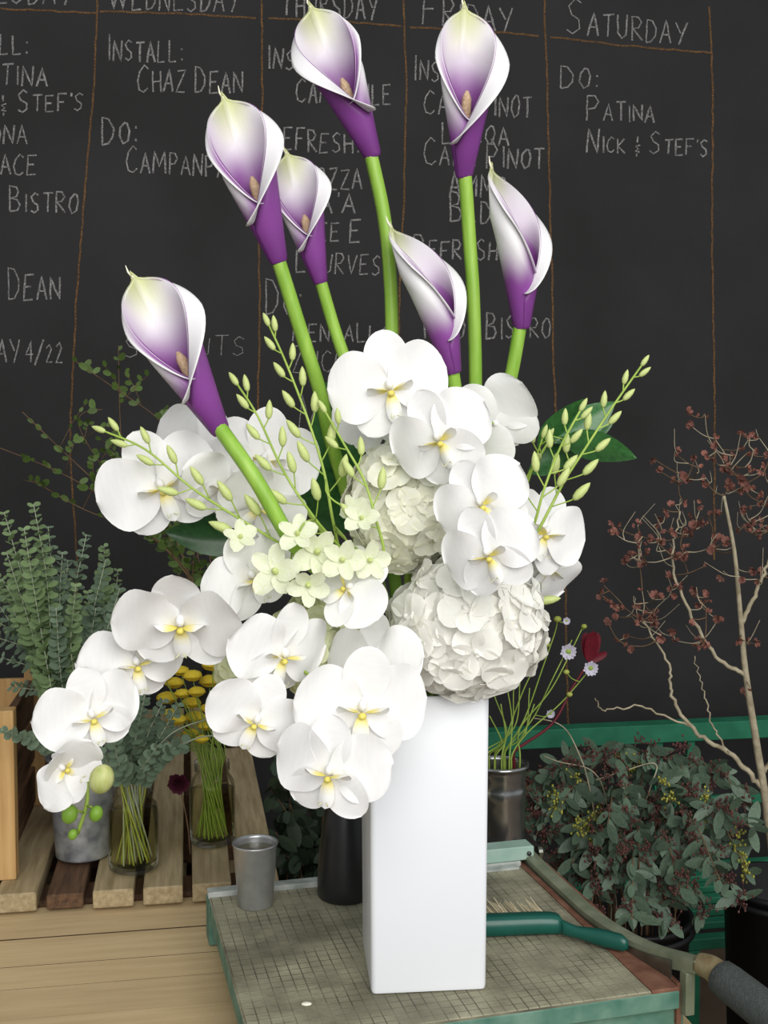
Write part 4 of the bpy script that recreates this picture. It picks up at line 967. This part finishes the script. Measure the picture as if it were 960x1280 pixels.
# ---- tall silver eucalyptus in the galvanised bucket
tips = []; mids = []
for tx, ty, mx, my in ((42, 630, 60, 740), (108, 668, 90, 780), (60, 658, 72, 760), (132, 700, 112, 800), (8, 690, 40, 790), (20, 735, 52, 830), (85, 700, 80, 800), (-12, 740, 45, 830), (150, 735, 120, 840), (30, 780, 62, 870), (70, 760, 78, 860), (120, 760, 105, 860), (2, 822, 72, 850), (145, 800, 118, 880), (-24, 790, 64, 828), (48, 700, 58, 800), (15, 760, 55, 840), (95, 730, 90, 830), (165, 760, 130, 850), (175, 790, 140, 860), (110, 800, 100, 880), (60, 820, 74, 890), (30, 660, 48, 770), (78, 690, 76, 780), (5, 640, 40, 760), (140, 770, 115, 850)):
    Yt = cB.y + r2.uniform(-.04, .22); tips.append(P(tx, ty, Yt)); mids.append([P(mx, my, cB.y + (Yt - cB.y) * .6)])
tips += [P(2, 912, 1.50), P(14, 858, 1.80)]; mids += [[P(40, 925, 1.545)], [P(76, 872, 1.72)]]
lines, sl = bunch(tips, mids, cB, .040, .152, .034, .012, .0008, .0014, it=60)
roots = [thing('eucalyptus_branch', 'tall silver green eucalyptus branch with round paired leaves in the galvanised bucket', 'branch', l['pts'][-1], 'silver eucalyptus branches in the galvanised bucket') for l in lines]
gal = build_stems(lines, roots, 'euc_stem'); gal_roots = roots
# ---- yellow green branches in the bucket behind
tips = []; mids = []
for k in range(15):
    x = -25 + 175 * (k + .5) / 15 + r2.uniform(-6, 6); y = r2.uniform(670, 780); tips.append(P(x, y, cY.y + r2.uniform(-.06, .07))); mids.append([P(x * .6 + 52, min(y + 90, 805), cY.y + r2.uniform(-.03, .03))])
lines, sl = bunch(tips, mids, cY, .048, .168, .042, .012, .0008, .0015, it=50)
roots = [thing('eucalyptus_branch', 'yellow green leafy branch standing in the black bucket behind the galvanised bucket', 'branch', l['pts'][-1], 'yellow green branches in the black pallet bucket') for l in lines]
yel = build_stems(lines, roots, 'euc_stem')
for sp, rt in zip(gal, gal_roots): round_leaves(sp, rt, 'round_leaf' if r2.random() < .7 else 'round_leaf_light', .0195, .0088, cB.z + .185)
for sp, rt in zip(yel, roots): round_leaves(sp, rt, 'round_leaf_light', .021, .0105, cY.z + .19)
# ---- short eucalyptus and bare cut stems in the front jar
tips = []; mids = []
for tx, ty, mx, my in ((150, 860, 155, 930), (185, 852, 170, 920), (205, 875, 180, 930), (138, 905, 150, 960), (218, 910, 188, 955), (126, 940, 148, 972), (198, 932, 176, 962), (165, 900, 163, 950), (175, 830, 170, 900), (224, 880, 190, 938)):
    y = cJ1.y + (r2.uniform(-.06, .03) if tx > 145 else r2.uniform(-.10, -.075)); tips.append(P(tx, ty, y)); mids.append([P(mx, my, y * .6 + cJ1.y * .4)])
tips += [P(262, 898, cJ1.y - .05), P(330, 945, cJ1.y - .08)]; mids += [[P(215, 915, cJ1.y - .04), P(184, 952, cJ1.y - .02)], [P(268, 918, cJ1.y - .07), P(210, 940, cJ1.y - .05), P(184, 966, cJ1.y - .02)]]
for k in range(12): a = k * 2.4; tips.append(cJ1 + Vector((math.cos(a) * .024, math.sin(a) * .024, .142 + .003 * (k % 4)))); mids.append([])
lines, sl = bunch(tips, mids, cJ1, .0205, .121, .0275, .0125, .0011, .0014, twist=R(105), it=60)
euc = lines[:12]
roots = [thing('eucalyptus_branch', 'short silver eucalyptus stem standing in the front glass jar' if i < 10 else 'bare tipped eucalyptus stem arching out of the front jar toward the trimmer', 'branch', l['pts'][-1], 'short eucalyptus stems in the front glass jar' if i < 10 else 'arching eucalyptus stems in the front jar') for i, l in enumerate(euc)]
es_ = build_stems(euc, roots, 'euc_stem')
for l in lines[12:]:
    p = l['pts']; q = p[:-1:2] + [p[-1]]
    o = solo('cut_stem', tube(q, .0012, .0014, 5), 'jar_stem', 'bare yellow green cut stem standing in the front glass jar', 'stem', 'bare cut stems in the front jar', base=q[-1]); occupy(o)
# ---- yellow button flowers and thin stems in the rear jar
YP = [(266, 832, 13), (241, 846, 11), (262, 853, 12), (218, 855, 11), (226, 840, 10), (246, 866, 10), (209, 874, 12), (239, 880, 11), (221, 901, 11), (244, 898, 12), (258, 908, 10), (272, 868, 9), (238, 918, 9), (252, 925, 8), (206, 848, 8), (228, 868, 9), (212, 892, 8), (258, 886, 8)]
heads = []
for i, (px, py, r) in enumerate(YP):
    best = None
    for t in range(24):
        Y = cJ2.y + r2.uniform(-.05, .07); p = P(px, py, Y); rr = 1.15 * r * Y / FPX; g = min([(p - q).length - rr - q2 for q, q2 in heads] + [1])
        if best is None or g > best[0]: best = (g, p, rr)
        if g > .0015: break
    heads.append((best[1], best[2]))
tips = [p for p, _ in heads]; mids = [[p.lerp(cJ2 + Vector((0, 0, .15)), .5) + Vector(((p.x - cJ2.x) * .15, (p.y - cJ2.y) * .15, .004))] for p, _ in heads]
for k in range(16):
    e = P(205 + 70 * (k + .5) / 16, 900 + 45 * ((k * 7) % 16) / 16, cJ2.y + r2.uniform(-.045, .05)); tips.append(e); mids.append([])
lines, sl = bunch(tips, mids, cJ2, .0205, .126, .0265, .0125, .0009, .0012, twist=R(100), obst=[(p, (rr, rr, rr * .75), i) for i, (p, rr) in enumerate(heads)], it=40)
for i, (p, rr) in enumerate(heads):
    root = thing('yellow_button_flower', 'yellow button flower on a thin green stem in the rear glass jar', 'flower', lines[i]['pts'][-1], 'yellow button flowers in the rear jar')
    build_stems([lines[i]], [root], 'grass_stem')
    hd = ellip(rr, rr, rr * .68, 14, 10)
    hv = [q * (1 + .10 * noise.noise(q * 260 + p * 50)) + (Vector((0, 0, rr * .25)) if q.z < 0 else Vector((0, 0, 0))) for q in hd[0]]
    occupy(part('flower_head', ([q + p for q in hv], hd[1]), 'yellow_head', root))
for l in lines[18:]:
    p = l['pts']; q = p[:-1:2] + [p[-1]]
    occupy(solo('grass_stem', tube(q, .0008, .0012, 5), 'grass_stem', 'thin leafless green stem among the yellow flowers in the rear jar', 'stem', 'leafless stems in the rear jar', base=q[-1]))
for i, (sp, rt) in enumerate(zip(es_, roots)): round_leaves(sp, rt, 'round_leaf', .019 if i < 10 else .017, .0085, cJ1.z + .132, 0 if i < 10 else .34)
# ---- dark burgundy flower between the jars
p = P(224, 978, 1.655); ft = Vector((p.x + .012, 1.675, DK))
rt = thing('burgundy_flower', 'small dark burgundy flower nodding between the two glass jars', 'flower', ft)
occupy(part('stem', tube(spline([ft, ft + Vector((-.002, -.01, .05)), p], 4), .0012, .001, 5), 'twig', rt))
mk_ = mesh('petal', blade(1, .3, .55, 4, 3, .3, .1), 'maroon')
for k in range(26):
    d = Vector((math.cos(k * 2.4) * math.sqrt(1 - (k / 26) ** 2), -.2 - k / 26, math.sin(k * 2.4) * math.sqrt(1 - (k / 26) ** 2))).normalized()
    settle('petal', mk_, rt, lambda t: dir_m(p, (d + Vector((r2.uniform(-.3, .3), r2.uniform(-.3, .3), r2.uniform(-.3, .3))) * (t > 0)), s=.019 * (1 - .06 * t)), 6)
# ---- copper pot glimpsed beside the crate
cc_ = AB(-.178, 1.90, DK)
occupy(solo('copper_pot', lathe([(.03, 0), (.045, .01), (.06, .05), (.062, .085), (.05, .115), (.053, .125), (.048, .125), (.055, .085), (.04, .012)], 28, cc_), 'copper', 'dull copper pot standing behind the wooden crate', 'pot', base=cc_))
# ---- wispy twigs rising behind the orchids
cW = Vector((-.33, 2.32, DK))
occupy(solo('twig_vase', lathe([(.04, 0), (.048, .01), (.055, .1), (.045, .2), (.05, .22), (.045, .22), (.04, .2), (.05, .1), (.042, .012)], 28, cW), 'black_glaze', 'dark round vase of wispy twigs standing at the back of the pallet', 'vase', base=cW))
TW = ([(0, 560), (70, 588), (130, 622), (190, 668), (250, 740)], [(95, 452), (150, 490), (210, 535), (250, 620), (268, 740)], [(148, 432), (150, 520), (160, 600), (220, 690), (258, 770)], [(28, 515), (85, 570), (150, 630), (215, 690), (254, 760)], [(128, 512), (92, 520), (140, 600), (225, 700), (258, 770)], [(40, 600), (110, 640), (180, 665), (240, 720), (256, 775)], [(195, 640), (225, 690), (258, 770)], [(300, 640), (285, 700), (274, 775)], [(325, 600), (300, 690), (278, 775)], [(215, 560), (240, 660), (264, 770)], [(165, 560), (205, 640), (256, 760)], [(270, 640), (272, 700), (268, 775)])
tips = []; mids = []
for i, pl_ in enumerate(TW):
    dy = -.15 + .30 * ((i * 5) % 12) / 11; tips.append(P(*pl_[0], 2.30 + dy)); mids.append([P(x, y, 2.30 + dy * (1 - .6 * (j + 1) / len(pl_))) for j, (x, y) in enumerate(pl_[1:])])
lines, sl = bunch(tips, mids, cW, .030, .212, .03, .014, .0009, .0020, it=90, step=.005)
roots = [thing('wispy_twig', 'thin brown twig with sparse small green leaves rising from the dark round vase', 'twig', l['pts'][-1], 'wispy twigs in the dark round vase') for l in lines]
tws = build_stems(lines, roots, 'twig')
def try_tube(name, root, gen, r0, r1, material, tries=8):
    best = None
    for t in range(tries):
        pts = gen(t); vf = tube(pts, r0, r1, 4); h = SPACE.hits(Space.entry(root.name, *vf))
        if best is None or h < best[0]: best = (h, pts, vf)
        if not h: break
    occupy(part(name, best[2], material, root)); return best[1]
for sp, root in zip(tws, roots):
    side = []
    for k in range(5):
        p = near(sp, r2.uniform(.05, .5))
        def gen(t): e = p + Vector((r2.uniform(-.07, .07), r2.uniform(-.05, .05), r2.uniform(.02, .09))); return [p, p.lerp(e, .5) + Vector((0, 0, .006)), e]
        side.append(try_tube('side_twig', root, gen, .0009, .0005, 'twig'))
    for k in range(26):
        p = near(sp, r2.uniform(0, .55)); settle('leaf', ME['twig_leaf'], root, lambda t: dir_m(p, Vector((r2.uniform(-1, 1), r2.uniform(-.8, .4), r2.uniform(-.2, 1))), s=r2.uniform(.012, .026)), 8)
    for q in side:
        for u in (.4, .6, .8, 1): p = q[0].lerp(q[2], u) if u == 1 else spline(q, 5)[int(u * 10)]; settle('leaf', ME['twig_leaf'], root, lambda t: dir_m(p, Vector((r2.uniform(-1, 1), r2.uniform(-.8, .4), r2.uniform(0, 1))), s=r2.uniform(.010, .02)), 8)
# ---- dark foliage in the bucket behind the trimmer
tips = []; mids = []
for k in range(13):
    tx, ty = 322 + 118 * (k + .5) / 13, 925 + 150 * ((k * 5) % 13) / 13; Yt = cD.y - .05 + r2.uniform(-.1, .08); tips.append(P(tx, ty, Yt)); mids.append([P((tx + 395) / 2, min(ty + 50, 1100), (Yt + cD.y) / 2)])
lines, sl = bunch(tips, mids, cD, .08, .505, .065, .02, .001, .0026, step=.006)
roots = [thing('dark_foliage_branch', 'dark green leafy branch in shade between the cup and the bottle vase', 'branch', l['pts'][-1], 'dark leafy branches behind the trimmer') for l in lines]
for sp, root in zip(build_stems(lines, roots, 'twig'), roots):
    up = [q for q in sp if q.z > cD.z + .53] or sp[:3]
    for k in range(26):
        p = near(up, r2.random()); settle('leaf', ME['dark_leaf'], root, lambda t: dir_m(p, Vector((r2.uniform(-1, 1), r2.uniform(-1, .3), r2.uniform(-.7, .6))), s=r2.uniform(.03, .055) * (1 if t < 6 else .7)), 12)
# ---- dried berry branch in the tall bucket
root = thing('berry_branch', 'bare pale branch with dried red brown blossom clusters in a tall black bucket', 'branch', cR + Vector((0, 0, .02)))
BY = 2.08
skel = []
def limb(pl_, r0, r1, name='limb', Y=BY, mt='bark'):
    pts = [P(x, y, Y + (dy[0] if dy else 0)) for x, y, *dy in pl_]; sp = spline(pts, 8); sp = [sp[0]] + [p + Vector((r2.gauss(0, .0018), r2.gauss(0, .0018), r2.gauss(0, .0018))) for p in sp[1:]]
    occupy(part(name, tube(sp, r0, r1, 7), mt, root)); skel.extend(sp); return sp
b0 = cR + Vector((0, 0, .02))
sp = spline([b0, cR + Vector((-.01, -.01, .5)), P(958, 1010, BY), P(945, 925, BY), P(932, 840, BY), P(926, 775, BY), P(918, 690, BY), P(905, 620, BY)], 8); occupy(part('trunk', tube(sp, .010, .0028, 8), 'bark', root)); skel += sp[18:]
limb([(952, 985), (915, 945), (870, 915), (840, 870), (835, 830), (800, 770, .04)], .0055, .0016)
limb([(932, 845), (895, 820), (852, 745), (840, 690), (850, 640)], .0045, .0014)
limb([(927, 780), (948, 735), (960, 700), (985, 640)], .0045, .0016)
limb([(955, 965), (972, 930), (990, 850), (985, 760)], .005, .0018)
limb([(862, 908), (800, 884), (752, 888), (745, 872)], .0022, .0010)
limb([(912, 943), (890, 905), (878, 860), (868, 820)], .002, .0009)
CL = [(880, 560, 26), (935, 570, 22), (845, 588, 18), (868, 612, 22), (905, 650, 26), (800, 680, 24), (830, 655, 18), (780, 700, 20), (828, 690, 24), (905, 692, 20), (800, 758, 20), (772, 772, 16), (942, 650, 22), (950, 715, 18), (865, 668, 22), (880, 735, 20), (838, 745, 20), (920, 610, 24), (870, 520, 8), (955, 600, 20), (760, 740, 12), (815, 775, 14), (900, 590, 20), (850, 700, 14), (940, 545, 12), (770, 660, 6), (895, 760, 14), (945, 800, 12), (870, 800, 12), (835, 800, 10), (960, 660, 20), (790, 800, 10), (925, 860, 8)]
tips = []
for x, y, r in CL:
    for k in range(max(2, r // 3)): tips.append(P(x + r2.gauss(0, r * .75), y + r2.gauss(0, r * .6), BY + r2.uniform(-.1, .12)))
tips.sort(key=lambda t: min((s_ - t).length for s_ in skel))
mb = [mesh('blossom', join(*[xf(blade(1, .4, .5, 3, 2, .5, .1), Matrix.Rotation(R(60 * q + 20 * i), 4, 'Z') @ Matrix.Rotation(R(35 + 10 * (q % 3)), 4, 'X')) for q in range(6)]), 'berry_red') for i in range(2)]
for t in tips:
    low = [s_ for s_ in skel if s_.z < t.z + .01] or skel
    q = min(low, key=lambda s_: (s_ - t).length); L_ = (t - q).length
    md = q.lerp(t, .5) + Vector((r2.uniform(-.15, .15) * L_, r2.uniform(-.1, .1) * L_, -.08 * L_)); sp = spline([q, md, t], 5)
    part('twig', tube(sp, .0013, .0007, 4), 'twig' if r2.random() < .6 else 'bark', root); skel += sp[3:]
    for k in range(r2.choice((1, 2, 2))): put('blossom', r2.choice(mb), root, dir_m(t + Vector((r2.gauss(0, .004), r2.gauss(0, .004), r2.gauss(0, .004))), Vector((r2.uniform(-1, 1), r2.uniform(-1, .5), r2.uniform(-.6, 1))), s=r2.uniform(.005, .011)))
for k in range(60):                                   # bare side twiglets
    q = r2.choice(skel)
    if q.z < 1.0: continue
    e = q + Vector((r2.uniform(-.04, .04), r2.uniform(-.03, .03), r2.uniform(.012, .055))); md = q.lerp(e, .5) + Vector((r2.uniform(-.012, .012), 0, -.008))
    part('twig', tube(spline([q, md, e], 4), .0011, .0005, 4), 'bark', root)
# ---- wild flowers in the ridged tin
ms = mesh('petal', blade(1, .22, .6, 4, 3, .2, .1), 'lilac')
WF = [([(655, 900), (680, 830), (694, 790), (697, 775)], [(697, 774, 'b', 5), (708, 776, 'f', 5)], 'tallest green wild flower stem in the ridged tin, with two tiny closed heads'),
      ([(650, 910), (690, 860), (728, 785)], [(730, 783, 'b', 4), (710, 814, 'f', 11)], 'green wild flower stem in the ridged tin with the largest pale head'),
      ([(660, 915), (700, 880), (735, 840)], [(738, 835, 'f', 10), (712, 868, 'b', 4), (708, 840, 'b', 4)], 'green wild flower stem ending in a lilac head below the burgundy leaves'),
      ([(640, 900), (660, 850), (682, 812)], [(684, 806, 'b', 4), (668, 815, 'f', 6)], 'green wild flower stem in the ridged tin close against the white hydrangea'),
      ([(665, 900), (690, 850), (715, 800)], [(688, 892, 'f', 6)], 'green wild flower stem with one small pale head low above the ridged tin')]
for pxs in ([(628, 930), (612, 895)], [(634, 920), (618, 870)], [(640, 900), (632, 850)], [(645, 905), (650, 850)], [(650, 925), (668, 880)], [(638, 915), (642, 860)], [(632, 925), (626, 880)], [(656, 920), (662, 860)]): WF.append((pxs, [], None))
tips = []; mids = []; dys = (-.03, .035, -.01, .01, .05, -.04, .02, -.02, .04, 0, .03, -.05, .06)
for i, (pxs, hd, lab) in enumerate(WF): tips.append(P(*pxs[-1], cT.y + dys[i])); mids.append([P(x, y, cT.y + dys[i] * .6) for x, y in pxs[-2::-1]])
tips.append(P(738, 825, cT.y + .07)); mids.append([P(715, 860, cT.y + .06), P(690, 905, cT.y + .04)])
lines, sl = bunch(tips, mids, cT, .033, .132, .031, .012, .0010, .0017, it=40)
for i, (pxs, hds, lab) in enumerate(WF):
    root = thing('wild_flower', lab or 'bare green stem standing in the ridged tin beside the vase', 'flower', lines[i]['pts'][-1], 'thin stemmed wild flowers in the ridged tin' if lab else 'bare stems in the ridged tin')
    sp = build_stems([lines[i]], [root], 'grass_stem')[0]; up = [q for q in sp if q.z > cT.z + .15]
    for hx, hy, kind, r in hds:
        p = P(hx, hy, cT.y + dys[i] - .004); q = min(up, key=lambda s_: (s_ - p).length + max(0, s_.z - p.z) * 2); rr = r * cT.y / FPX
        if (p - q).length > .004: occupy(part('side_stem', tube(spline([q, q.lerp(p, .6) + Vector((0, 0, -.004)), p], 4), .001, .0008, 4), 'grass_stem', root))
        if kind == 'f':
            hd = part('flower_head', ellip(rr * .4, rr * .4, rr * .3, 8, 6, p), 'grass_stem', root); occupy(hd)
            for k in range(13): a = k / 13 * 6.283; put('petal', ms, hd, dir_m(p, Vector((math.cos(a), -.5 + .2 * (k % 2), math.sin(a))), s=rr * 1.1))
        else: occupy(part('bud', ellip(rr, rr, rr * .8, 8, 6, p), 'jar_stem', root))
l = lines[-1]; l['r'] = [.002 + .0012 * k / len(l['pts']) for k in range(len(l['pts']))]
rt = thing('red_leaf_stem', 'dark red stem with upright burgundy leaves standing in the ridged tin', 'branch', l['pts'][-1]); build_stems([l], [rt], 'red_leaf', 6)
for d, s_ in (((.05, -.2, 1), .058), ((.28, .1, 1), .052), ((1, 0, .55), .034), ((-.12, .2, 1), .05)): settle('leaf', ME['red_leaf'], rt, lambda t: dir_m(l['pts'][1], Vector(d) + Vector((r2.uniform(-.2, .2), .1 * t, 0)) * (t > 0), s=s_), 6)
# ---- seeded eucalyptus and three bare twigs spilling from the floor bucket
SE = [(655, 985), (690, 965), (730, 955), (775, 965), (820, 960), (860, 975), (900, 985), (930, 1000), (945, 1040), (935, 1090), (925, 1125), (880, 1150), (835, 1165), (790, 1150), (750, 1115), (715, 1080), (680, 1050), (650, 1030), (760, 1030), (820, 1050), (870, 1070), (700, 1010), (740, 1065), (800, 1100), (850, 1110), (900, 1055), (780, 1010), (840, 1010), (815, 1135), (770, 1090), (642, 1000), (660, 1062), (690, 1095), (668, 1012), (705, 1120), (735, 1150), (680, 985), (900, 1100)]
tips = []; mids = []
for k, (tx, ty) in enumerate(SE):
    Yt = cE.y - .03 - .15 * smst(960, 1130, ty) * smst(640, 780, tx) + r2.uniform(-.07, .05)
    if tx < 715: Yt = max(Yt, cE.y - .04)
    e = P(tx, ty, Yt); b = cE + Vector((0, 0, .52)); m_ = b.lerp(e, .62) + Vector((0, 0, .10 + .06 * r2.random())); m_.z = min(m_.z, .80 if ty > 1000 else .86); tips.append(e); mids.append([m_])
TWG = ([(668, 898), (705, 905), (722, 940), (735, 975)], [(745, 975), (792, 960), (828, 950), (812, 985)], [(680, 945), (702, 955), (752, 975)])
for q in TWG: tips.append(P(*q[0], 2.02)); mids.append([P(x, y, 2.03) for x, y in q[1:]])
lines, sl = bunch(tips, mids, cE, .090, .515, .075, .02, .0010, .0026, step=.005, it=60)
roots = [thing('seeded_eucalyptus_branch', 'seeded eucalyptus branch with grey green pointed leaves spilling from the floor bucket', 'branch', l['pts'][-1], 'seeded eucalyptus branches in the floor bucket') for l in lines[:38]]
stems = build_stems(lines[:38], roots, 'twig')
for l, lab in zip(lines[38:], ('bare pale twig arching out of the seeded eucalyptus beside the ridged tin', 'short bare twig with a crooked tip among the top of the seeded eucalyptus', 'thin bare twig lying low across the top of the seeded eucalyptus')):
    rt = thing('bare_twig', lab, 'twig', l['pts'][-1]); build_stems([l], [rt], 'bark')
for k, (sp, root) in enumerate(zip(stems, roots)):
    up = [q for q in sp if q.z > .57] or sp[:len(sp) // 2]; up = up[:max(4, int(len(up) * .8))]
    for q in range(25):
        p = near(up, (q / 25) ** 1.1); settle('leaf', ME['lance_leaf'], root, lambda t: dir_m(p, Vector((r2.uniform(-1, 1), r2.uniform(-.9, .2), r2.uniform(-1.1, .45))), s=r2.uniform(.03, .05) * (1 if t < 8 else .75 if t < 14 else .55), spin=r2.uniform(-.5, .5)), 18)
    for cl in range(7):
        best = None
        for t in range(16):
            q = near(up, r2.uniform(0, .9)); p = q + Vector((r2.uniform(-.022, .022), r2.uniform(-.024, .008), r2.uniform(-.016, .024))); bits = [tube([q, p], .0006, .0005, 3)]
            for z in range(11): e = p + Vector((r2.gauss(0, .007), r2.gauss(0, .007), r2.gauss(0, .007))); bits += [ellip(.0023, .0023, .0028, 5, 4, e), tube([p, e], .0004, .0004, 3, False)]
            vf = join(*bits); h = SPACE.hits(Space.entry(root.name, *vf))
            if best is None or h < best[0]: best = (h, vf)
            if not h: break
        o = part('seed_cluster', best[1], 'seed_green' if k % 6 == 3 else 'seed', root); occupy(o); o['kind'] = 'stuff'
